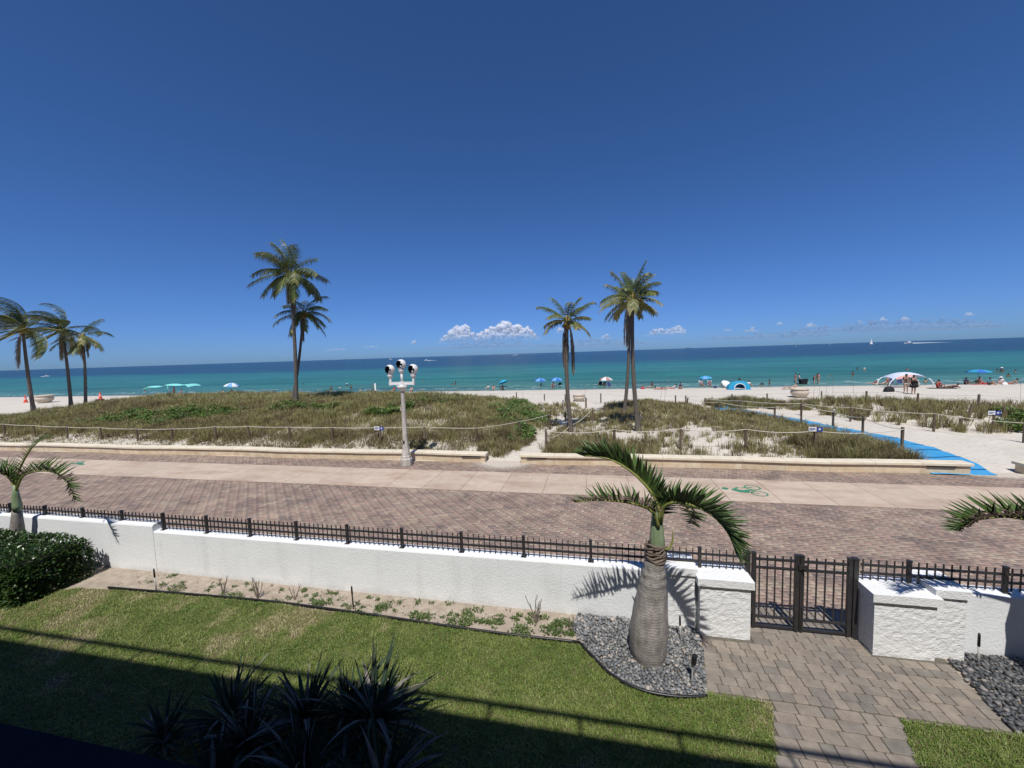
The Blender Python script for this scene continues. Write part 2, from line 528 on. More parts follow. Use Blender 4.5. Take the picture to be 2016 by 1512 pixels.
# ---- promenade: brick, shell concrete lane, brick
BR_STOPS = [(0.0, (.195, .148, .120)), (.22, (.250, .180, .142)), (.42, (.305, .200, .150)), (.6, (.285, .218, .164)), (.8, (.35, .268, .19)), (1.0, (.345, .228, .168))]
def brick_base():
    m, nt, b = nodes_of('far_brick_paving')
    L = nt.links.new
    tc = nt.nodes.new('ShaderNodeTexCoord')
    br = N(nt, 'ShaderNodeTexBrick'); br.inputs['Scale'].default_value = 5; br.inputs['Mortar Size'].default_value = .01
    br.inputs['Color1'].default_value = (.26, .19, .16, 1); br.inputs['Color2'].default_value = (.31, .225, .175, 1); br.inputs['Mortar'].default_value = (.24, .18, .15, 1)
    L(tc.outputs['Object'], br.inputs['Vector'])
    L(br.outputs['Color'], b.inputs['Base Color'])
    b.inputs['Roughness'].default_value = .85
    return m
prom = sheet('promenade', -900, 900, 7.35, 17.12, 0.0, brick_base(), 'brick promenade with a pale concrete cycle lane')
def brick_mat(name, attr):
    m, nt, b = nodes_of(name)
    L = nt.links.new
    if attr:
        a = nt.nodes.new('ShaderNodeAttribute'); a.attribute_name = 'tone'; src = a.outputs['Fac']
    else:
        a = nt.nodes.new('ShaderNodeObjectInfo'); src = a.outputs['Random']
    r = ramp(nt, BR_STOPS); L(src, r.inputs[0])
    tc = nt.nodes.new('ShaderNodeTexCoord')
    geo = nt.nodes.new('ShaderNodeNewGeometry')
    n1 = N(nt, 'ShaderNodeTexNoise'); n1.inputs['Scale'].default_value = 1.3; n1.inputs['Detail'].default_value = 8
    mp = N(nt, 'ShaderNodeMapping'); L(geo.outputs['Position'], mp.inputs[0]); L(mp.outputs[0], n1.inputs['Vector'])
    hs = N(nt, 'ShaderNodeHueSaturation'); hs.inputs['Saturation'].default_value = .9; L(r.outputs[0], hs.inputs['Color'])
    mr = N(nt, 'ShaderNodeMapRange'); L(n1.outputs['Fac'], mr.inputs[0]); mr.inputs[1].default_value = .3; mr.inputs[2].default_value = .7; mr.inputs[3].default_value = .85; mr.inputs[4].default_value = 1.22
    L(mr.outputs[0], hs.inputs['Value']); L(hs.outputs[0], b.inputs['Base Color'])
    b.inputs['Roughness'].default_value = .8; b.inputs['Specular IOR Level'].default_value = .25
    n2 = N(nt, 'ShaderNodeTexNoise'); n2.inputs['Scale'].default_value = 60; L(geo.outputs['Position'], n2.inputs['Vector'])
    bp = N(nt, 'ShaderNodeBump'); bp.inputs['Strength'].default_value = .35; bp.inputs['Distance'].default_value = .006; L(n2.outputs['Fac'], bp.inputs['Height']); L(bp.outputs[0], b.inputs['Normal'])
    return m
M_BR_A, M_BR_O = brick_mat('brick_mixed', True), brick_mat('brick_single', False)
U = 0.105
def herring(x0, x1, y0, y1):
    r0, r1 = int(y0 / U) - 3, int(y1 / U) + 3
    m0, m1 = int((x0 / U + r0) / 4) - 3, int((x1 / U + r1) / 4) + 3
    rr, mm = np.meshgrid(np.arange(r0, r1), np.arange(m0, m1))
    rr, mm = rr.ravel(), mm.ravel()
    hx = (-rr + 4 * mm) * U
    H = np.stack([hx, rr * U, hx + 2 * U, rr * U + U], 1)
    vx = (-rr + 2 + 4 * mm) * U
    Vv = np.stack([vx, rr * U, vx + U, rr * U + 2 * U], 1)
    B = np.concatenate([H, Vv])
    B[:, 0] = np.clip(B[:, 0], x0, x1); B[:, 2] = np.clip(B[:, 2], x0, x1)
    B[:, 1] = np.clip(B[:, 1], y0, y1); B[:, 3] = np.clip(B[:, 3], y0, y1)
    g = .0007
    B = B + np.array([g, g, -g, -g])
    return B[(B[:, 2] - B[:, 0] > .02) & (B[:, 3] - B[:, 1] > .02)]
GATE_X0, GATE_X1 = 2.62, 4.30
B1 = np.concatenate([herring(-46, 17.5, 7.44, 13.42), herring(-46, 17.5, 15.70, 17.08)])
# the gate apron (grey stones) and its tan course interrupt the brick
cx, cy = (B1[:, 0] + B1[:, 2]) / 2, (B1[:, 1] + B1[:, 3]) / 2
B1 = B1[~((cx > 2.1) & (cx < 5.4) & (cy < 7.93))]
cx, cy = (B1[:, 0] + B1[:, 2]) / 2, (B1[:, 1] + B1[:, 3]) / 2
tanrow = (cx > 1.0) & (cx < 6.4) & (cy > 8.58) & (cy < 8.80)
T1 = np.clip(.45 + (fnoise(cx, cy, 1.8, 11) - .5) * .5 + (vnoise(cx, cy, .38, 14) - .5) * .55 + (vnoise(cx * .6, cy, .2, 15) - .5) * .35 + rng.normal(0, .2, len(cx)), 0, 1)
T1[tanrow] = .8
ZT = .006 + rng.uniform(-.0015, .0015, len(cx))
dist = np.hypot(cx, cy)
full = ((B1[:, 2] - B1[:, 0]) * (B1[:, 3] - B1[:, 1]) > .95 * (2 * U - .006) * (U - .006))
ok = np.array([bool(f) and (20 < proj((x, y, 0))[0] < 1990) and not t for f, x, y, t in zip(full & (dist < 11), cx, cy, tanrow)])
near = np.argsort(np.where(ok, dist, 1e9))[:300]
sel = np.zeros(len(cx), bool); sel[near] = True
def bm_brick(w, h):
    b = MB(); b.bevbox(-w / 2, w / 2, -h / 2, h / 2, -.0055, 0, .0013)
    me = bpy.data.meshes.new('brick'); me.from_pydata(b.v, [], b.f); me.materials.append(M_BR_O)
    return me
bmH, bmV = bm_brick(2 * U - .0014, U - .0014), bm_brick(U - .0014, 2 * U - .0014)
for i in near:
    o = bpy.data.objects.new('brick', bmH if B1[i, 2] - B1[i, 0] > B1[i, 3] - B1[i, 1] else bmV)
    COL.objects.link(o); o.parent = prom; o.location = (cx[i], cy[i], ZT[i])
R = B1[~sel]; zt = ZT[~sel]; tt = T1[~sel]
def slabs_np(R, zt, c=.0013):
    n = len(R)
    V = np.zeros((n, 8, 3))
    for k, (a, b_) in enumerate([(0, 1), (2, 1), (2, 3), (0, 3)]):
        V[:, k, 0], V[:, k, 1], V[:, k, 2] = R[:, a], R[:, b_], .001
        V[:, k + 4, 0], V[:, k + 4, 1], V[:, k + 4, 2] = R[:, a] + (c if a == 0 else -c), R[:, b_] + (c if b_ == 1 else -c), zt
    b0 = np.arange(n)[:, None] * 8
    Fs = [b0 + np.array([4, 5, 6, 7])] + [b0 + np.array([i, (i + 1) % 4, 4 + (i + 1) % 4, 4 + i]) for i in range(4)]
    return V.reshape(-1, 3), np.concatenate(Fs)
V, Fq = slabs_np(R, zt)
bf = np_mesh('brick_field', V, Fq, M_BR_A, tone=np.repeat(tt, 8), parent=prom); bf['kind'] = 'stuff'
# pale shell-concrete slabs
def stained(name, c1, c2, c3, st1, st2, bscale, bdist, rough=.85, base_dirt=0.0, bump=.5, lo=.52, hi=.72, rand=0.0):
    """mottled ground tone (c1/c2) with shaped stains (c3) of their own; st1, st2 stretch the mottling and the stains"""
    m, nt, b = nodes_of(name)
    L = nt.links.new
    geo = nt.nodes.new('ShaderNodeNewGeometry')
    def nz(st, sc, det):
        mp = N(nt, 'ShaderNodeMapping'); mp.inputs['Scale'].default_value = st; L(geo.outputs['Position'], mp.inputs[0])
        n = N(nt, 'ShaderNodeTexNoise'); n.inputs['Scale'].default_value = sc; n.inputs['Detail'].default_value = det; n.inputs['Roughness'].default_value = .65; L(mp.outputs[0], n.inputs['Vector'])
        return n.outputs['Fac']
    r = ramp(nt, [(.3, c2), (.7, c1)]); L(nz(st1, 1.0, 10), r.inputs[0])
    mr = N(nt, 'ShaderNodeMapRange'); L(nz(st2, 1.0, 8), mr.inputs[0]); mr.inputs[1].default_value = lo; mr.inputs[2].default_value = hi; mr.inputs[4].default_value = .75
    fac = mr.outputs[0]
    if base_dirt > 0:
        sp = N(nt, 'ShaderNodeSeparateXYZ'); L(geo.outputs['Position'], sp.inputs[0])
        ad = N(nt, 'ShaderNodeMath', operation='MULTIPLY_ADD'); L(nz((2.2, 2.2, .6), 1.0, 6), ad.inputs[0]); ad.inputs[1].default_value = -.42; L(sp.outputs['Z'], ad.inputs[2])
        m3 = N(nt, 'ShaderNodeMapRange'); L(ad.outputs[0], m3.inputs[0]); m3.inputs[1].default_value = -.10; m3.inputs[2].default_value = -.23; m3.inputs[3].default_value = 0; m3.inputs[4].default_value = base_dirt
        mxm = N(nt, 'ShaderNodeMath', operation='MAXIMUM'); L(fac, mxm.inputs[0]); L(m3.outputs[0], mxm.inputs[1]); fac = mxm.outputs[0]
    mx = N(nt, 'ShaderNodeMix'); mx.data_type = 'RGBA'; L(fac, mx.inputs['Factor']); L(r.outputs[0], mx.inputs['A']); mx.inputs['B'].default_value = (*c3, 1)
    out = mx.outputs['Result']
    if rand:
        oi = nt.nodes.new('ShaderNodeObjectInfo'); hs = nt.nodes.new('ShaderNodeHueSaturation'); m4 = nt.nodes.new('ShaderNodeMapRange'); m4.inputs[3].default_value = 1 - rand; m4.inputs[4].default_value = 1 + rand
        L(oi.outputs['Random'], m4.inputs[0]); L(m4.outputs[0], hs.inputs['Value']); L(out, hs.inputs['Color']); out = hs.outputs[0]
    L(out, b.inputs['Base Color'])
    b.inputs['Roughness'].default_value = rough; b.inputs['Specular IOR Level'].default_value = .2
    bp = N(nt, 'ShaderNodeBump'); bp.inputs['Strength'].default_value = bump; bp.inputs['Distance'].default_value = bdist
    L(nz((1, 1, 1), bscale, 5), bp.inputs['Height']); L(bp.outputs[0], b.inputs['Normal'])
    MATS[name] = m
    return m
M_CONC = stained('shell_concrete', (.55, .45, .355), (.46, .36, .275), (.345, .23, .17), (3, 3, 3), (.45, 1.3, 1), 90, .006, rand=.05, lo=.47, hi=.70)  # reddish smudges put both dirt and palm shade into the lane colour
xj = [-3.35 + 1.54 * k for k in range(-40, 24)]
for a, b_ in zip(xj[:-1], xj[1:]):
    q = MB(); q.bevbox(-(b_ - a) / 2 + .006, (b_ - a) / 2 - .006, -1.13, 1.13, 0.002, .02 + random.uniform(-.001, .001), .006)
    q.build('concrete_slab', M_CONC, prom, loc=((a + b_) / 2, 14.56, 0))
# green cycle marks painted on the lane
M_GREEN = mat('green_paint', (.022, .20, .105), rough=.7, col2=(.06, .23, .14), scale=9)
def cycle_mark(loc, flip):
    b = MB()
    z = .0045
    def P(u, v):  # u across the lane, v along it
        return (-v * flip, u * flip, z)
    def line(p, q, w):
        p, q = Vector(p), Vector(q)
        d = (q - p).normalized(); n = Vector((-d.y, d.x)) * w / 2
        b.add([P(*(p + n)), P(*(p - n)), P(*(q - n)), P(*(q + n))], [(0, 1, 2, 3)])
    def ring(c, r, w, n=22):
        o = [P(c[0] + math.cos(2 * PI * k / n) * rr, c[1] + math.sin(2 * PI * k / n) * rr) for k in range(n) for rr in (r, r - w)]
        b.add(o, [(2 * k, 2 * k + 1, 2 * ((k + 1) % n) + 1, 2 * ((k + 1) % n)) for k in range(n)])
    def disc(c, r, n=16):
        b.add([P(c[0] + math.cos(2 * PI * k / n) * r, c[1] + math.sin(2 * PI * k / n) * r) for k in range(n)], [tuple(range(n))])
    ring((-.30, .27), .26, .05); ring((.30, .27), .26, .05)
    line((-.30, .27), (-.12, .60), .05); z = .0048
    line((.30, .27), (.22, .66), .05); z = .0051
    b.add([P(*p) for p in [(-.28, .62), (-.20, .52), (.02, .46), (.06, .55), (-.02, .66), (.10, .98), (-.02, 1.06), (-.22, .86)]], [tuple(range(8))]); z = .0054
    line((0, .98), (.26, .76), .085); z = .0057
    line((.0, .5), (.04, .26), .085); z = .006
    disc((.10, 1.22), .115)
    o = b.build('cycle_mark', M_GREEN, prom, loc=loc)
    return o
cycle_mark((5.75, 14.5, .0215), 1)
cycle_mark((-27.1, 14.9, .0215), -1)
# sand drifted over the brick at the beach opening, thinning out at its rim
def drift_mat():
    m, nt, b = nodes_of('thin_drift_sand')
    L = nt.links.new
    at_ = nt.nodes.new('ShaderNodeAttribute'); at_.attribute_name = 'tone'
    tc = nt.nodes.new('ShaderNodeTexCoord'); n1 = N(nt, 'ShaderNodeTexNoise'); n1.inputs['Scale'].default_value = 7; n1.inputs['Detail'].default_value = 8; n1.inputs['Roughness'].default_value = .75; L(tc.outputs['Object'], n1.inputs['Vector'])
    ad = N(nt, 'ShaderNodeMath', operation='ADD'); L(at_.outputs['Fac'], ad.inputs[0]); L(n1.outputs['Fac'], ad.inputs[1])
    mr = N(nt, 'ShaderNodeMapRange'); L(ad.outputs[0], mr.inputs[0]); mr.inputs[1].default_value = .72; mr.inputs[2].default_value = 1.25
    b.inputs['Base Color'].default_value = (.52, .45, .37, 1); b.inputs['Roughness'].default_value = .95
    tr = nt.nodes.new('ShaderNodeBsdfTransparent'); mx = nt.nodes.new('ShaderNodeMixShader'); L(mr.outputs[0], mx.inputs[0]); L(tr.outputs[0], mx.inputs[1]); L(b.outputs[0], mx.inputs[2])
    L(mx.outputs[0], nt.nodes['Material Output'].inputs[0])
    return m
M_DRIFT = drift_mat()
def drift(x0, x1, y0, y1, cxd, cyd, rx, ry, label):
    q = MB(); n_, m_ = 26, 18
    for j_ in range(m_ + 1):
        for i in range(n_ + 1):
            x, y = x0 + (x1 - x0) * i / n_, y0 + (y1 - y0) * j_ / m_
            d = 1 - math.hypot((x - cxd) / rx, (y - cyd) / ry)
            q.add([(x, y, .0265 + .012 * max(0, d))], [], tone=max(0.0, min(1.0, d * 1.3)))
    q.f = [(j_ * (n_ + 1) + i, j_ * (n_ + 1) + i + 1, (j_ + 1) * (n_ + 1) + i + 1, (j_ + 1) * (n_ + 1) + i) for j_ in range(m_) for i in range(n_)]
    stuff(q.build('sand_drift', M_DRIFT, smooth=True), label, 'sand')
drift(-6.2, -2.0, 15.2, 17.35, -4.05, 17.2, 2.0, 1.75, 'thin sand drift on the bricks at the footpath opening')
drift(12.6, 16.4, 16.2, 17.35, 14.6, 17.3, 2.0, 1.0, 'thin sand drift on the bricks at the blue mat')
# ---- low coral-stone seat walls along the beach
M_KEY = mat('coral_stone', (.70, .60, .43), rough=.85, col2=(.55, .41, .25), scale=2.5, bump=.5, bscale=35, bdist=.012, rand=.07, detail=9)
M_KEYCAP = mat('coral_stone_cap', (.74, .67, .53), rough=.8, col2=(.64, .55, .40), scale=3, bump=.3, bscale=40, bdist=.008, rand=.05)
M_DARK = mat('dark_slot', (.02, .02, .02), rough=.8)
def seat_wall(x0, x1, label, slots):
    t = thing('seat_wall', label, 'wall', (x0, 17.1, 0), 0, None)
    n = max(1, round((x1 - x0) / 1.55)); w = (x1 - x0) / n
    wob = lambda x: .07 * math.sin((x + x0) * .55) + .04 * math.sin((x + x0) * 1.3)
    for k in range(n):
        a, c = k * w + .004, (k + 1) * w - .004
        q = MB(); q.add([(a, wob(a), -.02), (c, wob(c), -.02), (c, wob(c) + .36, -.02), (a, wob(a) + .36, -.02), (a, wob(a), .33), (c, wob(c), .33), (c, wob(c) + .36, .33), (a, wob(a) + .36, .33)],
                        [(0, 1, 5, 4), (1, 2, 6, 5), (2, 3, 7, 6), (3, 0, 4, 7), (4, 5, 6, 7)])
        q.build('wall_stone', M_KEY, t)
        q = MB(); e0 = .06 if k == 0 else 0; e1 = .06 if k == n - 1 else 0
        a -= e0; c += e1
        y0a, y0c = wob(a) - .07, wob(c) - .07
        q.add([(a, y0a, .332), (c, y0c, .332), (c, y0c + .5, .332), (a, y0a + .5, .332), (a, y0a, .415), (c, y0c, .415), (c, y0c + .5, .415), (a, y0a + .5, .415),
               (a + .004, y0a + .015, .43), (c - .004, y0c + .015, .43), (c - .004, y0c + .485, .43), (a + .004, y0a + .485, .43)],
              [(3, 2, 1, 0), (0, 1, 5, 4), (1, 2, 6, 5), (2, 3, 7, 6), (3, 0, 4, 7), (8, 9, 10, 11), (4, 5, 9, 8), (5, 6, 10, 9), (6, 7, 11, 10), (7, 4, 8, 11)])
        q.build('cap_stone', M_KEYCAP, t)
    for sx in slots:
        q = MB(); lx = sx - x0; q.box(lx - .45, lx + .45, wob(lx) - .05, wob(lx) - .004, .27, .312); q.build('light_slot', M_DARK, t)
    return t
seat_wall(-58, -4.93, 'long cream coral stone seat wall running behind the three globe lamp post', [-5.6])
seat_wall(-3.25, 13.62, 'cream coral stone seat wall between the sand path and the blue mat', [-2.5, 12.7])
seat_wall(15.3, 24, 'coral stone seat wall starting beyond the blue mat opening', [])

# ================================================================== THE YARD
M_STUCCO = stained('white_stucco', (.82, .83, .82), (.74, .755, .75), (.60, .60, .58), (.9, 1, 2.2), (2.4, 2.4, .35), 30, .02, base_dirt=.75, lo=.54, hi=.80)
M_STUCCO_R = mat('rough_stucco', (.80, .80, .78), rough=.85, col2=(.73, .73, .715), scale=2, bump=.6, bscale=34, bdist=.02, spec=.2, stretch=(.9, 1, 1.25))
WY0, WY1, WZ = 7.15, 7.44, 1.0
def soft_box(q, x0, x1, y0, y1, z0, z1, r=.03):
    prof = [(y0, z0), (y0, z1 - r), (y0 + r * .3, z1 - r * .3), (y0 + r, z1), (y1 - r, z1), (y1 - r * .3, z1 - r * .3), (y1, z1 - r), (y1, z0)]
    n = len(prof)
    q.add([(x0, y, z) for y, z in prof] + [(x1, y, z) for y, z in prof],
          [(i + n, (i + 1) % n + n, (i + 1) % n, i)[::-1] for i in range(n)] + [tuple(range(n))[::-1], tuple(range(n, 2 * n))])
gw = thing('garden_wall', 'long white stucco garden wall with a raised end behind the hedge', 'wall', (-4, WY0, 0))
q = MB(); soft_box(q, -10.46 + 4, 2.58 + 4, 0, WY1 - WY0, -.05, WZ); q.build('wall_body', M_STUCCO, gw)
q = MB(); soft_box(q, -34 + 4, -10.46 + 4 - .001, -.012, WY1 - WY0 + .012, -.05, 1.17, .05); q.build('raised_section', M_STUCCO, gw)
gw2 = thing('garden_wall', 'white stucco garden wall right of the gate beside the black pebbles', 'wall', (8, WY0, 0))
q = MB(); soft_box(q, 4.33 - 8, 24 - 8, 0, WY1 - WY0, -.05, WZ); q.build('wall_body', M_STUCCO, gw2)
def rough_block(q, x0, x1, y0, y1, z0, z1, cell=.05, amp=.008, seed=0):
    """box skin cut into cells and roughened, for thick hand-thrown stucco"""
    def face(o, u, v, nu, nv, nrm):
        vs = []
        for j in range(nv + 1):
            for i in range(nu + 1):
                p = o + u * (i / nu) + v * (j / nv)
                e = 1.0 if 0 < i < nu and 0 < j < nv else 0.0
                vs.append(p + nrm * (e * amp * (mnoise.noise(p * 14 + Vector((seed, 0, 0))) + .6 * mnoise.noise(p * 31))))
        fs = [(j * (nu + 1) + i, j * (nu + 1) + i + 1, (j + 1) * (nu + 1) + i + 1, (j + 1) * (nu + 1) + i) for j in range(nv) for i in range(nu)]
        q.add(vs, fs)
    dx, dy, dz = Vector((x1 - x0, 0, 0)), Vector((0, y1 - y0, 0)), Vector((0, 0, z1 - z0))
    nX, nY, nZ = [max(1, round(d.length / cell)) for d in (dx, dy, dz)]
    face(Vector((x0, y0, z0)), dx, dz, nX, nZ, Vector((0, -1, 0)))
    face(Vector((x1, y1, z0)), -dx, dz, nX, nZ, Vector((0, 1, 0)))
    face(Vector((x1, y0, z0)), dy, dz, nY, nZ, Vector((1, 0, 0)))
    face(Vector((x0, y1, z0)), -dy, dz, nY, nZ, Vector((-1, 0, 0)))
    face(Vector((x0, y0, z1)), dx, dy, nX, nY, Vector((0, 0, 1)))
def pier(x0, x1, y0, y1, h, ov, name, label, seed):
    t = thing(name, label, 'pier', ((x0 + x1) / 2, (y0 + y1) / 2, 0))
    w, d = (x1 - x0) / 2, (y1 - y0) / 2
    q = MB(); rough_block(q, -w, w, -d, d, -.05, h - .13, .03, .008, seed); q.build('pier_body', M_STUCCO_R, t)
    q = MB(); rough_block(q, -w - ov, w + ov, -d - ov, d + ov, h - .13, h, .04, .004, seed + 3); q.add([(-w - ov, -d - ov, h - .13), (w + ov, -d - ov, h - .13), (w + ov, d + ov, h - .13), (-w - ov, d + ov, h - .13)], [(3, 2, 1, 0)])
    q.build('cap', M_STUCCO_R, t)
pier(1.77, 2.57, 6.935, 7.40, 1.045, .045, 'gate_pier', 'rough white stucco gate pier left of the gate beside the swollen palm', 1)
pier(4.34, 5.17, 6.90, 7.40, 1.035, .045, 'gate_pier', 'rough white stucco gate pier right of the gate', 2)
pier(1.27, 1.722, 7.06, 7.52, 1.13, .035, 'wall_block', 'capped white stucco block in palm shadow behind the swollen trunk', 3)
pier(5.22, 5.62, 6.99, 7.52, 1.13, .035, 'wall_block', 'narrow capped white stucco block right of the gate beside the right wall', 4)

# ---- black picket fence on the wall, and the double gate
M_IRON = mat('black_metal', (.035, .033, .033), rough=.45, spec=.5, var=.3, scale=8, bump=.1, bscale=60, bdist=.002)
FY = 7.28
def fence(x0, x1, posts, label, base=WZ):
    t = thing('picket_fence', label, 'fence', (x0, FY, base))
    z0 = base
    for z in (1.155, 1.295):
        q = MB(); q.box(0, x1 - x0, -.014, .014, z - .017 - z0, z + .017 - z0); q.build('rail', M_IRON, t)
    n = int((x1 - x0) / .112)
    pm = MB(); pm.box(-.008, .008, -.0085, .0085, 0, .37)
    first = None
    for k in range(n + 1):
        x = x0 + k * .112 + .03
        if any(abs(x - p) < .045 for p in posts): continue
        if first is None:
            o = first = pm.build('picket', M_IRON, t)
        else:
            o = first.copy(); COL.objects.link(o); o.parent = t
        o.location = (x - x0, 0.0, 1.02 - z0)
    for p in posts:
        q = MB(); q.box(-.026, .026, -.026, .026, .008 if p > -10.4 else .18, 1.40 - z0); q.box(-.031, .031, -.031, .031, 1.401 - z0, 1.42 - z0)
        zb = .0 if p > -10.4 else .172
        q.box(-.055, .055, -.055, .055, zb + .001, zb + .0075)
        q.build('post', M_IRON, t, loc=(p - x0, 0, 0))
    return t
fence(-33.8, 2.6, [-33.7 + 1.3 * k for k in range(18)] + [-10.31, -9.02, -7.8, -6.56, -5.28, -3.99, -2.67, -1.38, -.08, 1.22, 1.85],
      'long low black picket fence on the white wall left of the gate')
fence(4.36, 16, [5.04, 6.32, 7.6, 8.9, 10.2, 11.5, 12.8, 14.1], 'low black picket fence on the wall right of the gate')
GY = 7.26
def gate_leaf(x0, x1, label, latch):
    t = thing('gate_leaf', label, 'gate', (x0, GY, 0))
    w = x1 - x0
    for xx in (0.0, w - .06):
        q = MB(); q.box(xx, xx + .06, -.03, .03, .03, 1.385); q.box(xx - .004, xx + .064, -.034, .034, 1.386, 1.402); q.build('stile', M_IRON, t)
    for z in (1.285, 1.135, .235, .06):
        q = MB(); q.box(.06, w - .06, -.018, .018, z - .019, z + .019); q.build('rail', M_IRON, t)
    for k in range(5):
        x = .06 + (w - .12) * (k + .5) / 5
        q = MB(); q.box(x - .0095, x + .0095, -.01, .01, .26 - .03, 1.36); q.build('picket', M_IRON, t)
    if latch:
        q = MB(); q.box(-.035, .10, -.055, -.031, 1.16, 1.24); q.tube([(.03, -.06, 1.20), (.03, -.085, 1.195), (.06, -.09, 1.15)], .012, 6); q.build('latch', M_IRON, t)
        q = MB(); q.tube([(.03, -.04, .04), (.03, -.04, .48), (.10, -.06, .50)], .008, 6); q.build('drop_bolt', M_IRON, t)
    else:
        for z in (.35, 1.0):
            q = MB(); q.box(-.03, .02, -.045, -.031, z - .05, z + .05); q.build('hinge', M_IRON, t)
gate_leaf(2.70, 3.43, 'black metal gate leaf hung on the post by the left pier', False)
gate_leaf(3.445, 4.22, 'black metal gate leaf with the latch and drop bolt', True)
for x, lab in ((2.63, 'black gate post against the left pier'), (4.27, 'black gate post against the right pier')):
    q = MB(); q.box(-.035, .035, -.035, .035, -.02, 1.39); q.box(-.04, .04, -.04, .04, 1.391, 1.41)
    tag(q.build('gate_post', M_IRON, loc=(x, GY, 0)), lab, 'post')

# ---- paved walk
def paver_material():
    m, nt, b = nodes_of('tumbled_paver')
    L = nt.links.new
    oi = nt.nodes.new('ShaderNodeObjectInfo')
    r = ramp(nt, [(0, (.185, .165, .138)), (.25, (.225, .195, .158)), (.5, (.255, .21, .165)), (.75, (.275, .225, .175)), (1, (.245, .213, .172))])
    L(oi.outputs['Random'], r.inputs[0])
    geo = nt.nodes.new('ShaderNodeNewGeometry')
    n1 = N(nt, 'ShaderNodeTexNoise'); n1.inputs['Scale'].default_value = 5; n1.inputs['Detail'].default_value = 10; n1.inputs['Roughness'].default_value = .7; L(geo.outputs['Position'], n1.inputs['Vector'])
    hs = N(nt, 'ShaderNodeHueSaturation'); hs.inputs['Saturation'].default_value = .9; L(r.outputs[0], hs.inputs['Color'])
    mr = N(nt, 'ShaderNodeMapRange'); L(n1.outputs['Fac'], mr.inputs[0]); mr.inputs[1].default_value = .3; mr.inputs[2].default_value = .7; mr.inputs[3].default_value = .72; mr.inputs[4].default_value = 1.2
    L(mr.outputs[0], hs.inputs['Value']); L(hs.outputs[0], b.inputs['Base Color'])
    b.inputs['Roughness'].default_value = .88; b.inputs['Specular IOR Level'].default_value = .2
    n2 = N(nt, 'ShaderNodeTexNoise'); n2.inputs['Scale'].default_value = 45; n2.inputs['Detail'].default_value = 6; L(geo.outputs['Position'], n2.inputs['Vector'])
    bp = N(nt, 'ShaderNodeBump'); bp.inputs['Strength'].default_value = .45; bp.inputs['Distance'].default_value = .008; L(n2.outputs['Fac'], bp.inputs['Height']); L(bp.outputs[0], b.inputs['Normal'])
    return m
M_PAV = paver_material()
M_JOINT = mat('joint_sand', (.13, .115, .09), rough=.95, var=.4, scale=20)
walk = MB()
walk.add([(1.55, 5.72, -.008), (5.17, 5.72, -.008), (5.36, 6.98, -.008), (4.27, 7.2, -.008), (4.27, 7.97, -.008), (2.62, 7.97, -.008), (2.62, 7.2, -.008), (1.8, 6.98, -.008)], [tuple(range(8))])
walk.add([(2.42, 5.719, -.008), (1.15, 2.3, -.008), (2.66, 2.3, -.008), (3.94, 5.719, -.008)], [(0, 1, 2, 3)])
walk = struct(walk.build('garden_walk', M_JOINT), 'tumbled grey and tan paver walk leading to the gate')
PCACHE = {}
def paver(x, y, w, d, rot=0.0, z=.012, name='paver'):
    key = (round(w, 2), round(d, 2))
    if key not in PCACHE:
        ww, dd = key[0] - .008, key[1] - .008
        c = .018
        q = MB()
        base = [(-ww / 2 + c, -dd / 2), (ww / 2 - c, -dd / 2), (ww / 2, -dd / 2 + c), (ww / 2, dd / 2 - c), (ww / 2 - c, dd / 2), (-ww / 2 + c, dd / 2), (-ww / 2, dd / 2 - c), (-ww / 2, -dd / 2 + c)]
        top = [(px_ * (1 - .014 / ww), py_ * (1 - .014 / dd)) for px_, py_ in base]
        q.add([(a, b_, -.03) for a, b_ in base] + [(a, b_, -.006) for a, b_ in base] + [(a, b_, 0) for a, b_ in top],
              [tuple(range(16, 24))] + [(i + o, (i + 1) % 8 + o, (i + 1) % 8 + 8 + o, i + 8 + o) for o in (0, 8) for i in range(8)])
        me = bpy.data.meshes.new(name); me.from_pydata(q.v, [], q.f); me.materials.append(M_PAV)
        PCACHE[key] = me
    o = bpy.data.objects.new(name, PCACHE[key])
    COL.objects.link(o); o.parent = walk
    o.location = (x, y, z + random.uniform(-.002, .002)); o.rotation_euler = (random.uniform(-.008, .008), random.uniform(-.008, .008), rot)
def course(xa, xb, yc, d, sizes):
    x = xa
    while x < xb - .03:
        w = random.choice(sizes)
        if xb - (x + w) < .09: w = xb - x
        paver(x + w / 2, yc, w, d)
        x += w
y = 5.735; d = .158
row = 0
while y < 7.9:
    yc = y + d / 2
    if yc < 6.90:
        f = (yc - 5.75) / 1.15
        course(1.56 + .22 * f, 5.16 + .18 * f, yc, d, [.15, .22, .22, .27] if row else [.165])
    elif yc < 7.2:
        course(2.60, 4.30, yc, d, [.22, .27])
    else:
        course(2.64, 4.26, yc, d, [.22, .27])
    y += d; row += 1
# narrow walk running back to the house, its edges skewed to the gate line
y = 5.722
while y > 2.4:
    h = random.choice([.17, .21, .25])
    yc = y - h / 2
    xa = 2.43 - .372 * (5.72 - yc); xb = xa + 1.51
    jit = random.uniform(-.02, .02)
    paver(xa + .14, yc, .28, h); paver(xb - .14, yc, .28, h)
    course(xa + .28, xb - .28, yc, h, [.17, .24, .31])
    y -= h

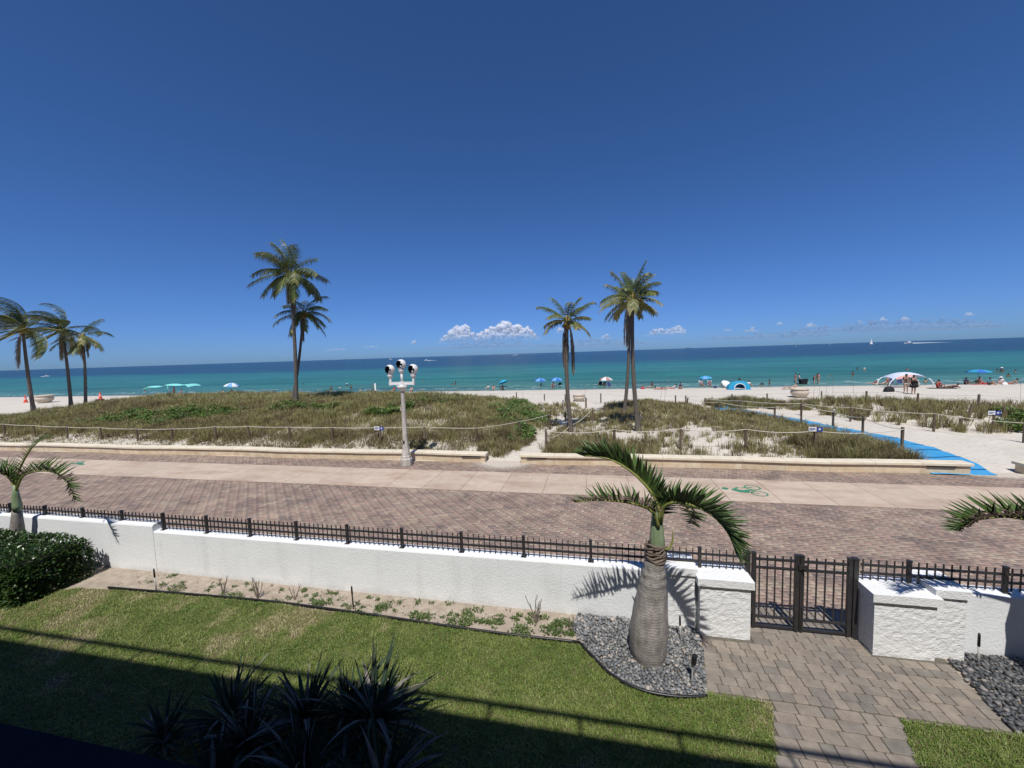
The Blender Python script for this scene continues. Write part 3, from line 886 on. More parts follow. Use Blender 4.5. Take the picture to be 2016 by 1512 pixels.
# ---- house behind and above the camera (it throws the foreground shade)
M_WALLH = mat('house_render', (.16, .14, .125), rough=.85, var=.1, scale=2, bump=.2)
M_NAVY = mat('dark_ledge', (.012, .013, .028), rough=.75, spec=.15, var=.3, scale=6)
house = thing('apartment_building', 'apartment house with a balcony and roof rail overlooking the yard', 'building', (0, -2.2, 0))
q = MB(); q.box(-30, 26, -9, 0, -.02, 7.28); q.build('wall', M_WALLH, house)
q = MB(); q.box(-30.3, 26.3, -9.4, 2.61, 7.30, 7.60); q.build('roof_slab', M_WALLH, house)
q = MB(); q.box(-30, 26, 0.003, 2.66, 3.0, 3.18); q.build('balcony_floor', M_WALLH, house)
q = MB(); q.box(-30, 26, 2.66, 2.91, 2.86, 4.0); q.build('balcony_parapet', M_NAVY, house)
rr = MB(); rr.box(-30, 26, 2.58 - .035, 2.58 + .035, 8.02, 8.07); roof_rail = rr.build('roof_rail', M_IRON, house)
for k in range(-17, 20):
    q = MB(); x = -7.4 + 1.26 * (k + 5); q.box(x - .022, x + .022, 2.56, 2.605, 7.6, 8.02); q.build('rail_post', M_IRON, roof_rail)

# ---- lawn
EDGE = [(-30, 4.6), (-14.5, 4.85), (-13.4, 5.15), (-12.66, 5.6), (-12.1, 6.05), (-11.5, 6.3), (-10.8, 6.36), (-8.5, 6.45), (-6.66, 6.5), (-4.62, 6.46), (-1.91, 6.36), (-.29, 6.36), (-.04, 6.05), (.15, 5.82), (.4, 5.64), (.65, 5.55), (.89, 5.52), (1.2, 5.53), (1.54, 5.60)]
ex, ey = np.array([e[0] for e in EDGE]), np.array([e[1] for e in EDGE])
def on_lawn(x, y):
    left = (x < 2.42 - .372 * (5.72 - y)) & (y < np.where(x < 1.54, np.interp(x, ex, ey), 5.70))
    right = (x > 3.93 - .372 * (5.72 - y)) & (y < np.where(x < 5.2, 5.70, np.maximum(5.70 - (x - 5.2) * .2, 5.0)))
    return left | right
M_TURF = mat('turf_ground', (.085, .088, .032), rough=.95, col2=(.16, .125, .065), scale=2.5, bump=.6, bscale=25, bdist=.03)
q = MB()
top = [(x, y) for x, y in EDGE] + [(1.6, 5.70), (2.41, 5.70)]
bot = [(2.41 - .372 * (5.7 - 1.0), 1.0), (-30, 1.0)]
q.add([(x, y, -.004) for x, y in top + bot], [tuple(range(len(top) + 2))[::-1]])
q.add([(x, y, -.004) for x, y in [(3.94, 5.7), (5.2, 5.7), (8.7, 5.0), (20, 5.0), (20, 1.0), (3.94 - .372 * 4.7, 1.0)]], [tuple(range(6))[::-1]])
struct(q.build('lawn', M_TURF), 'mown lawn with dry patches')
n = 520000
X = rng.uniform(-17, 7, n); Y = rng.uniform(2.3, 6.5, n)
keep = on_lawn(X, Y)
X, Y = X[keep], Y[keep]
# keep those the photo can see, fewer in the deep shade
cam_n = np.array(CAM); dx, dy, dz = X, Y, -CAM_H
kk = dx * c_f.x + dy * c_f.y + dz * c_f.z
u_ = 1008 + F_PX * (dx * c_r.x + dy * c_r.y + dz * c_r.z) / kk; v_ = 756 - F_PX * (dx * c_u.x + dy * c_u.y + dz * c_u.z) / kk
keep = (kk > 0) & (u_ > -150) & (u_ < 2170) & (v_ < 1620) & (rng.uniform(0, 1, len(X)) < np.where(Y < 4.4, .55, 1.0)) & (rng.uniform(0, 1, len(X)) < np.clip(1.25 - np.abs(X + 1) / 16, .45, 1))
X, Y = X[keep], Y[keep]
dry = sstep(.52, .74, fnoise(X, Y, .9, 21)) * sstep(.35, .6, fnoise(X, Y, 3.2, 22))
lush = fnoise(X, Y, .35, 25)
n = len(X)
bare = rng.uniform(0, 1, n) > dry * .35
X, Y, dry, lush = X[bare], Y[bare], dry[bare], lush[bare]; n = len(X)
tone = np.clip(.34 + .5 * (lush - .5) + .22 * (vnoise(X, Y, .07, 28) - .5) + dry * .45 + rng.normal(0, .13, n), 0, 1)
hh = rng.uniform(.028, .062, n) * (1 - .35 * dry) * (.55 + .6 * lush + .5 * vnoise(X, Y, .11, 27))
V, Fb, T = blades(X, Y, np.full(n, -.004), hh, rng.uniform(.007, .012, n), rng.uniform(.5, 1.5, n), tone)
M_GRASS = tone_mat('lawn_blade', [(0, (.085, .145, .022)), (.3, (.155, .225, .042)), (.55, (.245, .285, .08)), (.8, (.39, .36, .17)), (1, (.54, .48, .29))], rough=.5, spec=.35, trans=.22)
stuff(np_mesh('lawn_grass', V, Fb, M_GRASS, tone=T), 'short lawn grass, green with straw-coloured patches', 'grass')
# black edging round the beds
M_EDGE = mat('black_edging', (.012, .012, .013), rough=.4, spec=.5)
def edging(pts, label):
    q = MB(); q.tube([(x, y + .02, .035) for x, y in pts], .022, 7)
    q.tube([(x, y + .02, .005) for x, y in pts], .012, 5)
    tag(q.build('lawn_edging', M_EDGE, smooth=True), label, 'edging')
def smooth_path(pts, n=6):
    P = [Vector((*p, 0)) for p in pts]; out = []
    for i in range(len(P) - 1):
        p0, p1, p2, p3 = P[max(i - 1, 0)], P[i], P[i + 1], P[min(i + 2, len(P) - 1)]
        for k in range(n):
            t = k / n
            q_ = .5 * ((2 * p1) + (p2 - p0) * t + (2 * p0 - 5 * p1 + 4 * p2 - p3) * t * t + (3 * p1 - p0 - 3 * p2 + p3) * t ** 3)
            out.append((q_.x, q_.y))
    out.append((P[-1].x, P[-1].y))
    return out
edging(smooth_path([e for e in EDGE if -15 < e[0] < -12.0]), 'black lawn edging in front of the clipped hedge')
edging(smooth_path([e for e in EDGE if -11.0 < e[0] < -.2]), 'long black lawn edging along the bare soil bed')
edging(smooth_path([(-.29, 6.36)] + [e for e in EDGE if -.1 < e[0]]), 'curved black lawn edging round the pebble bed of the swollen palm')

# ---- pebble beds
BED_P = [(-.33, 7.13), (-.42, 6.75), (-.28, 6.40), (-.02, 6.08), (.17, 5.85), (.42, 5.67), (.67, 5.58), (.9, 5.56), (1.2, 5.57), (1.53, 5.63), (1.56, 5.78), (1.78, 6.9), (1.76, 7.13)]
BED_R = [(5.37, 6.95), (5.18, 5.72), (8.7, 5.02), (14, 5.02), (14, 7.12), (5.64, 7.12), (5.62, 6.96)]
ico = bmesh.new(); bmesh.ops.create_icosphere(ico, subdivisions=2, radius=1.0)
icoV = np.array([v.co[:] for v in ico.verts]); icoF = np.array([[v.index for v in f.verts] for f in ico.faces]); ico.free()
ico = bmesh.new(); bmesh.ops.create_icosphere(ico, subdivisions=1, radius=1.0)
ico1V = np.array([v.co[:] for v in ico.verts]); ico1F = np.array([[v.index for v in f.verts] for f in ico.faces]); ico.free()
def scatter_stones(poly, n, smin, smax, seed, keepf=None):
    r = np.random.default_rng(seed)
    xs = [p[0] for p in poly]; ys = [p[1] for p in poly]
    pts = []
    cellg = {}
    tries = 0
    while len(pts) < n and tries < n * 30:
        tries += 1
        x, y = r.uniform(min(xs), max(xs)), r.uniform(min(ys), max(ys))
        s = r.uniform(smin, smax) * (1.35 if r.uniform() < .08 else 1)
        g = (int(x / .08), int(y / .08)); okk = True
        for a in (-1, 0, 1):
            for b_ in (-1, 0, 1):
                for (px_, py_, ps) in cellg.get((g[0] + a, g[1] + b_), []):
                    if (px_ - x) ** 2 + (py_ - y) ** 2 < (.62 * (ps + s)) ** 2: okk = False
        if okk:
            pts.append((x, y, s)); cellg.setdefault(g, []).append((x, y, s))
    P = np.array(pts)
    ins = in_poly(poly, P[:, 0], P[:, 1]) > -.005
    return P[ins]
def stones_mesh(name, P, m, seed, label, fine=True):
    r = np.random.default_rng(seed)
    Vs, Fs, Ts = [], [], []
    bv, bf_ = (ico1V, ico1F)
    for i, (x, y, s) in enumerate(P):
        sc = np.array([s * r.uniform(.85, 1.35), s * r.uniform(.65, 1.0), s * r.uniform(.42, .7)])
        a = r.uniform(0, PI); t_ = r.normal(0, .25)
        v = bv * (1 + r.normal(0, .07, (len(bv), 1))) * sc
        ca, sa = math.cos(a), math.sin(a)
        ct, st = math.cos(t_), math.sin(t_)
        v = v @ np.array([[1, 0, 0], [0, ct, st], [0, -st, ct]]) @ np.array([[ca, sa, 0], [-sa, ca, 0], [0, 0, 1]])
        Vs.append(v + np.array([x, y, sc[2] * .75 + r.uniform(0, .02)])); Fs.append(bf_ + i * len(bv)); Ts.append(np.full(len(bv), r.uniform()))
    return stuff(np_mesh(name, np.concatenate(Vs), np.concatenate(Fs), m, tone=np.concatenate(Ts), smooth=True), label, 'pebbles')
M_PEB = tone_mat('river_pebble', [(0, (.085, .087, .09)), (.35, (.14, .145, .148)), (.7, (.22, .222, .22)), (.9, (.30, .285, .265)), (1, (.42, .37, .31))], rough=.55, spec=.4, bump=.3, bscale=40)
M_PEBD = tone_mat('dark_pebble', [(0, (.04, .043, .046)), (.5, (.08, .084, .088)), (.9, (.135, .135, .135)), (1, (.28, .25, .23))], rough=.5, spec=.4, bump=.3, bscale=40)
PB = scatter_stones(BED_P, 4200, .024, .046, 5)
hole = np.hypot(PB[:, 0] - .82, PB[:, 1] - 6.27) > .26
stones_mesh('river_pebbles', PB[hole], M_PEB, 6, 'grey river pebbles round the swollen palm')
BR2 = [p for p in BED_R]; BR2 = [(5.37, 6.95), (5.18, 5.72), (7.2, 5.32), (7.6, 7.12), (5.64, 7.12), (5.62, 6.96)]
PR = scatter_stones(BR2, 3600, .028, .048, 8)
stones_mesh('black_pebbles', PR, M_PEBD, 9, 'black beach pebbles right of the paved walk')

# ---- weeds in soil bed and among pebbles
M_WEED = tone_mat('weed_leaf', [(0, (.045, .085, .02)), (.5, (.085, .14, .035)), (1, (.17, .20, .07))], rough=.55, trans=.2)
def weed_patch(spots, name, label, seed):
    r = np.random.default_rng(seed)
    q = MB()
    for (x, y, rad, nl, hgt) in spots:
        for k in range(nl):
            a, d_ = r.uniform(0, 2 * PI), rad * math.sqrt(r.uniform())
            p = Vector((x + d_ * math.cos(a), y + d_ * .6 * math.sin(a), .0 + r.uniform(0, hgt * .4)))
            dr = Vector((r.normal(0, 1), r.normal(0, 1), r.uniform(.2, 1.2)))
            q.leaf(p, dr, (0, 0, 1), r.uniform(.03, .075), r.uniform(.015, .03), .6, 2, .2, tone=float(r.uniform()), prof=lambda t: math.sin(PI * min(.98, .15 + .8 * t)))
    stuff(q.build(name, M_WEED), label, 'weeds')
spots = []
for k in range(95):
    x = -10.6 + 10.2 * (rng.uniform() ** .6); y = rng.uniform(6.5, 7.08)
    big = x > -3.5 and rng.uniform() < .4
    spots.append((x, y, rng.uniform(.04, .10) * (1.7 if big else 1), int(rng.uniform(10, 26) * (2.2 if big else 1)), .05))
for x, y, r_ in [(-2.6, 6.55, .22), (-1.3, 6.5, .2), (-.75, 6.6, .22), (-.6, 6.85, .18), (-3.4, 6.6, .16), (-4.2, 6.75, .17), (-5.6, 6.65, .16), (-7.6, 6.6, .2), (-9.2, 6.62, .22)]:
    spots.append((x, y, r_, 110, .12))
weed_patch(spots, 'bed_weeds', 'small green weeds scattered over the bare soil bed', 31)
weed_patch([(rng.uniform(-.2, 1.6), rng.uniform(5.75, 6.9), .06, 14, .03) for _ in range(26)], 'pebble_weeds', 'tiny weeds sprouting between the grey pebbles', 32)
# scraps on soil: small stones
PS = scatter_stones([(-10.8, 6.5), (-.5, 6.45), (-.5, 7.1), (-10.8, 7.1)], 160, .008, .022, 12)
M_SHELL = tone_mat('soil_stone', [(0, (.18, .14, .10)), (.6, (.3, .25, .2)), (1, (.6, .57, .52))], rough=.8)
stones_mesh('soil_stones', PS, M_SHELL, 13, 'small pale stones lying on the bare soil bed')

# ---- bare twiggy shrubs in the soil bed
M_TWIG = mat('bare_twig', (.20, .165, .13), rough=.85, var=.35, scale=30)
def twig_shrub(x, y, hgt, n, label, seed):
    r = random.Random(seed)
    t = thing('bare_shrub', label, 'shrub', (x, y, 0), 0, 'bare shrubs in the soil bed')
    for k in range(n):
        a = 2 * PI * k / n + r.uniform(-.5, .5); le = r.uniform(.15, .55)
        pts = [Vector((0, 0, -.02))]; d = Vector((math.cos(a) * le, math.sin(a) * le * .6, 1)).normalized()
        L_ = hgt * r.uniform(.55, 1)
        q = MB()
        for s in range(4):
            d = (d + Vector((r.uniform(-.22, .22), r.uniform(-.15, .15), .08))).normalized()
            pts.append(pts[-1] + d * L_ / 4)
        q.tube(pts, [.011, .009, .008, .006, .004], 5)
        for s in (2, 3):
            d2 = (d + Vector((r.uniform(-.8, .8), r.uniform(-.5, .5), .2))).normalized()
            q.tube([pts[s], pts[s] + d2 * L_ * .16, pts[s] + d2 * L_ * .22 + Vector((0, 0, .03))], [.006, .005, .003], 4)
        q.build('stem', M_TWIG, t)
for px_, py_, h_, n_, lab in [(440, 1168, .42, 4, 'small bare shrub with three thin stems by the white wall'), (508, 1177, .52, 7, 'bushiest bare shrub with many forked stems by the white wall'),
                              (580, 1180, .42, 3, 'thin bare shrub with a forked top by the white wall'), (1055, 1226, .62, 5, 'tall bare shrub rising from green weeds in the soil bed'),
                              (1126, 1242, .5, 2, 'bare two stemmed shrub at the edge of the grey pebbles')]:
    p = at(px_, py_); twig_shrub(p.x, p.y, h_, n_, lab, int(px_))

# ---- sprinkler stakes and the garden spotlight
M_PVC = mat('grey_pvc', (.42, .41, .38), rough=.6, var=.15)
M_BLK = mat('black_plastic', (.015, .015, .016), rough=.45)
def stake(px_, py_, h, label, low):
    p = at(px_, py_)
    t = thing('sprinkler_riser', label, 'sprinkler', (p.x, p.y, 0))
    q = MB(); q.tube([(0, 0, -.05), (-.01, 0, h * .6)], .014, 7); q.build('riser_pipe', low, t, smooth=True)
    q = MB(); q.tube([(-.01, 0, h * .6), (-.012, 0, h - .05), (-.012, 0, h)], [.017, .017, .013], 7); q.build('spray_head', M_BLK, t, smooth=True)
stake(308, 1162, .50, 'pale sprinkler riser with a black head near the hedge', M_PVC)
stake(696, 1197, .46, 'all black sprinkler riser in the soil bed', M_BLK)
stake(1926, 1310, .52, 'pale sprinkler riser standing in the black pebbles', M_PVC)
stake(1340, 1258, .42, 'thin sprinkler riser in palm shadow beside the left gate pier', M_PVC)
p = at(1362, 1345)
t = thing('garden_spotlight', 'black garden spotlight on a spike in the grey pebbles', 'lamp', (p.x, p.y, 0))
q = MB(); q.tube([(0, 0, -.05), (.01, 0, .30)], .012, 6); q.build('spike', M_PVC, t)
q = MB(); q.tube([(0, 0, .29), (.02, -.02, .33), (.03, -.03, .46)], [.012, .034, .04], 9); q.build('lamp_head', M_BLK, t)

# ---- clipped hedge: a dense shell of small leaves
M_HEDGE = tone_mat('hedge_leaf', [(0, (.018, .040, .010)), (.45, (.036, .078, .016)), (.8, (.065, .12, .026)), (1, (.15, .19, .06))], rough=.32, spec=.55, trans=.12)
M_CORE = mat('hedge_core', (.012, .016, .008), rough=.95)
hedge = thing('clipped_hedge', 'dark green clipped hedge with small glossy leaves in front of the white wall', 'hedge', (-14.6, 6.1, 0))
hx0, hx1, hy0, hy1, hz = -5.5, 2.75, -.62, .82, .90
nl = 26000
r = np.random.default_rng(44)
Vs = []; Ts = []
U1 = r.uniform(0, 1, nl); U2 = r.uniform(0, 1, nl); side = r.choice(4, nl, p=[.46, .40, .09, .05])
lx, ly, lz = hx1 - hx0, hy1 - hy0, hz
PX = np.where(side == 2, hx1, hx0 + U1 * lx); PY = np.where(side == 0, hy0, np.where(side == 3, hy1, hy0 + U2 * ly)); PZ = np.where(side == 1, lz, U2 * lz)
PY = np.where(side == 2, hy0 + U1 * ly, PY); PX = np.where(side == 1, hx0 + U1 * lx, PX)
# round the shoulders, wobble the surface
cxh, cyh = np.clip(PX, hx0 + .4, hx1 - .45), np.clip(PY, hy0 + .3, hy1 - .3)
czh = np.clip(PZ, 0, lz - .35)
D = np.stack([PX - cxh, PY - cyh, PZ - czh], 1); ln = np.linalg.norm(D, axis=1) + 1e-6
Rr = np.minimum(ln, .38); 
Cn = np.stack([cxh, cyh, czh], 1)
wob = .10 * (vnoise(PX * 1.0, PY + PZ, .4, 51) - .5) + .06 * (vnoise(PX, PY + PZ * 1.7, .16, 52) - .5)
Pp = Cn + D / ln[:, None] * (np.where(ln > .05, Rr, .0) + wob + r.uniform(-.07, .03, nl))[:, None]
nrm = D / ln[:, None]
q = MB()
for i in range(nl):
    d_ = Vector((nrm[i, 0] + r.normal(0, .7), nrm[i, 1] + r.normal(0, .7), nrm[i, 2] + r.normal(.25, .6)))
    q.leaf(Pp[i], d_, (r.normal(0, .3), r.normal(0, .3), 1), r.uniform(.045, .085), r.uniform(.028, .045), .3, 2, .15, tone=float(np.clip(r.normal(.42, .22), 0, 1)), prof=lambda t: math.sin(PI * (.22 + .7 * t)))
fo = q.build('foliage', M_HEDGE, hedge)
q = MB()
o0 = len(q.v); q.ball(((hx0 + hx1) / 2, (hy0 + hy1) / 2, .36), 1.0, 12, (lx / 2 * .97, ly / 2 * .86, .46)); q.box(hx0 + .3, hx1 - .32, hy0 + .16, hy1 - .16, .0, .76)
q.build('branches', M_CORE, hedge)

# ---- sword-leaved plants in the foreground shade
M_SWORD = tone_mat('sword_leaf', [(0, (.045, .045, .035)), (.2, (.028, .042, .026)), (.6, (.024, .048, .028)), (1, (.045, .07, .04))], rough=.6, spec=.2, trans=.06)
M_DEAD = mat('withered_leaf', (.20, .18, .16), rough=.9, var=.4, scale=14)
def sword_plant(loc, n, L_, label, seed, lean=(0, 0), trunk=.3):
    r = random.Random(seed)
    t = thing('sword_leaf_plant', label, 'plant', loc, 0, 'sword leaved plants in the foreground shade')
    q = MB(); q.tube([(0, 0, -.02), (lean[0] * .2, lean[1] * .2, trunk + .05)], [.10, .08], 8); q.build('stem', M_DEAD, t)
    for k in range(n):
        a = k * 2.39996 + r.uniform(-.25, .25); el = math.radians(r.uniform(12, 82) if k > n * .25 else r.uniform(-15, 20))
        d = Vector((math.cos(a) * math.cos(el) + lean[0], math.sin(a) * math.cos(el) + lean[1], math.sin(el)))
        dead = r.random() < .26
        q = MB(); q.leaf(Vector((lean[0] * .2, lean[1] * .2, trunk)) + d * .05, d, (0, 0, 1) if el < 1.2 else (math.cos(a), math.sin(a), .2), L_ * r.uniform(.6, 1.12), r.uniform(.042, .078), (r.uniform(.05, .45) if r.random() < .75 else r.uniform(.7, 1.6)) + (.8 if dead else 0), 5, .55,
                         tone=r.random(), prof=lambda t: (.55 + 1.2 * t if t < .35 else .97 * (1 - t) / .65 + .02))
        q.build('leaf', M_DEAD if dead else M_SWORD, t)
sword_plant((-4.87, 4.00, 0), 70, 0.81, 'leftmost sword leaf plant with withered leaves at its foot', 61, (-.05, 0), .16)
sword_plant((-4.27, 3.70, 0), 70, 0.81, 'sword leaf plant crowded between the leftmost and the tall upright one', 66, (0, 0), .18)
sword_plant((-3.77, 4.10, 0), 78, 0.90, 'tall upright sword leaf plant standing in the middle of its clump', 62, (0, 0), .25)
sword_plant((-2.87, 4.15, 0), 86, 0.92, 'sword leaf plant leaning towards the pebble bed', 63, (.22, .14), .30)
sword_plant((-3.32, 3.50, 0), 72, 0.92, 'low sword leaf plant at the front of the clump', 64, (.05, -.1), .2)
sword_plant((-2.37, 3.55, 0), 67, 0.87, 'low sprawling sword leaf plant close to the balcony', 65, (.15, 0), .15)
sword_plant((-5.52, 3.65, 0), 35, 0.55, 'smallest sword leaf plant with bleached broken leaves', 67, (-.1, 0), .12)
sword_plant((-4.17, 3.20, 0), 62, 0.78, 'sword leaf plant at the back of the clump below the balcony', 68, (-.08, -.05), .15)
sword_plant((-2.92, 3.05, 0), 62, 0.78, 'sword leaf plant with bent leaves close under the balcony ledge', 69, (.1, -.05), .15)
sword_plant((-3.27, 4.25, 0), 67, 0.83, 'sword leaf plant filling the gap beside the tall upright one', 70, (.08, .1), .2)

# ================================================================== BOTTLE PALMS IN THE YARD
def bark_material(name, c1, c2, ring=22.0, rough=.85, relief=.8, dist=1.6, shade=.28):
    m, nt, b = nodes_of(name)
    L = nt.links.new
    tc = nt.nodes.new('ShaderNodeTexCoord')
    mp = N(nt, 'ShaderNodeMapping'); mp.inputs['Scale'].default_value = (5, 5, 2.0); L(tc.outputs['Object'], mp.inputs[0])
    n1 = N(nt, 'ShaderNodeTexNoise'); n1.inputs['Scale'].default_value = 2.2; n1.inputs['Detail'].default_value = 9; n1.inputs['Roughness'].default_value = .7; L(mp.outputs[0], n1.inputs['Vector'])
    r = ramp(nt, [(.3, c2), (.7, c1)]); L(n1.outputs['Fac'], r.inputs[0])
    wv = N(nt, 'ShaderNodeTexWave'); wv.wave_type = 'BANDS'; wv.bands_direction = 'Z'; wv.inputs['Scale'].default_value = ring / 6.28; wv.inputs['Distortion'].default_value = dist; wv.inputs['Detail'].default_value = 3; wv.inputs['Detail Scale'].default_value = 2
    L(tc.outputs['Object'], wv.inputs['Vector'])
    mx = N(nt, 'ShaderNodeMix'); mx.data_type = 'RGBA'; mx.blend_type = 'MULTIPLY'; mx.inputs['Factor'].default_value = shade
    r2 = ramp(nt, [(0, (.35, .32, .3)), (.25, (1, 1, 1))]); L(wv.outputs['Fac'], r2.inputs[0])
    L(r.outputs[0], mx.inputs['A']); L(r2.outputs[0], mx.inputs['B']); L(mx.outputs['Result'], b.inputs['Base Color'])
    b.inputs['Roughness'].default_value = rough; b.inputs['Specular IOR Level'].default_value = .2
    ad = N(nt, 'ShaderNodeMath', operation='MULTIPLY_ADD'); L(wv.outputs['Fac'], ad.inputs[0]); ad.inputs[1].default_value = relief; L(n1.outputs['Fac'], ad.inputs[2])
    bp = N(nt, 'ShaderNodeBump'); bp.inputs['Strength'].default_value = .6; bp.inputs['Distance'].default_value = .02; L(ad.outputs[0], bp.inputs['Height']); L(bp.outputs[0], b.inputs['Normal'])
    return m
M_BARK = bark_material('bottle_palm_bark', (.385, .355, .32), (.17, .15, .13), 46, relief=.2, dist=6.5, shade=.26)
M_SHEATH = mat('green_sheath', (.15, .215, .10), rough=.45, col2=(.28, .34, .21), scale=6, stretch=(3, 3, .5), spec=.4)
M_RACH = mat('frond_stalk', (.27, .27, .07), rough=.5, col2=(.17, .20, .05), scale=8)
M_LEAFLET = mat('palm_leaflet', (.055, .10, .026), rough=.46, spec=.4, rand=.4, col2=(.08, .13, .032), scale=3)
M_WITHER = mat('withered_leaflet', (.16, .115, .08), rough=.85, rand=.35, col2=(.09, .06, .045), scale=12)
def leaflet_mesh(name, m, droop=.25, curl=0):
    q = MB(); q.leaf((0, 0, 0), (0, 1, 0), (0, 0, 1), 1.0, .125, droop, 4, .5, prof=lambda t: (.55 + 1.5 * t if t < .3 else (1 - t) ** .8 * 1.3))
    if curl:
        q.v = [(x + curl * .12 * math.sin(y * 7), y * (1 - .2 * curl), z + curl * .15 * math.sin(y * 9)) for x, y, z in q.v]
    me = bpy.data.meshes.new(name); me.from_pydata(q.v, [], q.f); me.materials.append(m)
    return me
LM_G, LM_W = leaflet_mesh('leaflet', M_LEAFLET), leaflet_mesh('leaflet', M_WITHER, .7, 1)
def curve(pts, n):
    P = [Vector(p) for p in pts]; seg = len(P) - 1; out = []
    for k in range(n + 1):
        f = k / n * seg; i = min(int(f), seg - 1); t = f - i
        p0, p1, p2, p3 = P[max(i - 1, 0)], P[i], P[i + 1], P[min(i + 2, seg)]
        out.append(.5 * ((2 * p1) + (p2 - p0) * t + (2 * p0 - 5 * p1 + 4 * p2 - p3) * t * t + (3 * p1 - p0 - 3 * p2 + p3) * t ** 3))
    return out
def rich_frond(t, pts, nl, lmax, seed, erect=1.0, spread=.55, fwd=.55, wither=0.0, r0=.028, start=.12):
    r = random.Random(seed)
    C_ = curve(pts, 60)
    fr = MB(); fr.tube(C_[::4], [r0 * (1 - .85 * i / 15) + .003 for i in range(16)], 7)
    fo = fr.build('frond', M_RACH, t, smooth=True)
    for k in range(nl):
        s = start + (1 - start) * (k + r.uniform(-.3, .3)) / (nl - 1)
        s = min(max(s, start), .995)
        f = s * 60; i = min(int(f), 59)
        p = C_[i].lerp(C_[i + 1], f - i)
        T = (C_[min(i + 2, 60)] - C_[max(i - 1, 0)]).normalized()
        up = Vector((0, 0, 1)); Nn = up - T * up.dot(T)
        # on the hanging part of an arch the leaflets keep to its outer side
        if Nn.length < .25: Nn = Nn + Vector((T.x * .0 + .3, -.1, .2))
        Nn.normalize(); Bn = T.cross(Nn)
        for sd in (-1, 1):
            w = r.random() < wither
            d = (Nn * erect * r.uniform(.8, 1.15) + Bn * sd * spread * r.uniform(.6, 1.3) + T * (fwd + .9 * s ** 3) * r.uniform(.8, 1.3)).normalized()
            ln = lmax * (.45 + .75 * math.sin(PI * min(.93, .22 + .62 * s))) * r.uniform(.85, 1.1)
            if s > .85: ln *= .8
            o = bpy.data.objects.new('leaflet', LM_W if w else LM_G)
            COL.objects.link(o); o.parent = fo
            zz = (Bn * -sd * .9 + Nn * .2); zz = (zz - d * zz.dot(d)).normalized(); xx = d.cross(zz)
            sc = ln * (.8 if w else 1)
            M = Matrix((xx * sc, d * sc, zz * sc)).transposed().to_4x4(); M.translation = p
            o.matrix_local = M
    return fo
# ---- the swollen-trunk palm by the gate
bp_ = thing('bottle_palm', 'grey swollen trunk bottle palm with four arching fronds standing in grey pebbles', 'palm tree', (.82, 6.27, 0))
O = Vector((.82, 6.27, 0))
prof = [(-.04, .27, 0, 0), (.04, .262, 0, 0), (.15, .285, 0, 0), (.32, .298, .005, 0), (.5, .297, .012, 0), (.7, .28, .028, 0), (.9, .255, .045, 0), (1.1, .225, .062, 0), (1.3, .196, .08, 0), (1.5, .168, .096, 0), (1.66, .15, .108, 0), (1.74, .142, .113, 0)]
zs = np.linspace(-.04, 1.74, 76)
q = MB()
nseg = 40
vs = []
for z in zs:
    R0 = np.interp(z, [p_[0] for p_ in prof], [p_[1] for p_ in prof]); cxx = np.interp(z, [p_[0] for p_ in prof], [p_[2] for p_ in prof])
    ringd = (.006 if z > 1.1 else .0010) * (1 if int((z + .02 * math.sin(z * 9)) * (12 if z > .9 else 9)) % 2 else -1) * .55
    for k in range(nseg):
        a = 2 * PI * k / nseg
        rr_ = R0 + ringd + .012 * mnoise.noise(Vector((math.cos(a) * 2.2, math.sin(a) * 2.2, z * 5)))
        if z > 1.2: rr_ += .012 * mnoise.noise(Vector((math.cos(a) * 3, math.sin(a) * 3, z * 16)))
        vs.append((cxx + rr_ * math.cos(a), rr_ * math.sin(a), z))
q.add(vs, [(i * nseg + k, i * nseg + (k + 1) % nseg, (i + 1) * nseg + (k + 1) % nseg, (i + 1) * nseg + k) for i in range(len(zs) - 1) for k in range(nseg)])
q.build('trunk', M_BARK, bp_, smooth=True)
# ragged collar of old leaf bases
M_COLLAR = mat('old_leaf_base', (.20, .155, .12), rough=.9, col2=(.11, .08, .065), scale=14)
q = MB()
for k in range(8):
    z = 1.68 + k * .034; rr_ = .150 - k * .003
    q.tube([(.115 + rr_ * math.cos(a) * (1 + .06 * math.sin(3 * a + k)), rr_ * math.sin(a), z + .022 * math.sin(a * 2 + k * 1.7) + .012 * math.sin(a * 5 + k)) for a in [2 * PI * j / 20 for j in range(21)]], .021, 5, cap=False)
for k in range(9):
    a = k * .75; q.leaf((.115 + .15 * math.cos(a), .15 * math.sin(a), 1.84), (math.cos(a) * .5, math.sin(a) * .5, 1), (0, 0, 1), random.uniform(.06, .13), .05, .2, 3)
q.build('leaf_base_collar', M_COLLAR, bp_, smooth=True)
q = MB(); q.lathe([(.105, 1.88), (.116, 1.95), (.112, 2.06), (.098, 2.20), (.085, 2.34), (.072, 2.46), (.062, 2.54)], 18, (.145, 0, 0))
q.build('crownshaft', M_SHEATH, bp_, smooth=True)
q = MB(); pts = curve([(.25, -.03, 1.86), (.33, -.05, 1.90), (.37, -.05, 2.04), (.36, -.05, 2.2)], 10); q.tube(pts, [.018, .024, .028, .029, .028, .026, .023, .019, .014, .009, .003], 7, sq=.6)
q.build('flower_spathe', M_RACH, bp_, smooth=True)
def px_path(lst, o): return [atY(a, b_, Y) - o for a, b_, Y in lst]
rich_frond(bp_, px_path([(1300, 1030, 6.2), (1296, 996, 6.2), (1279, 965, 6.2), (1245, 930, 6.2), (1206, 906, 6.22), (1174, 899, 6.25), (1150, 898, 6.28)], O), 56, .37, 71, 1.0, .32, .8, .0)
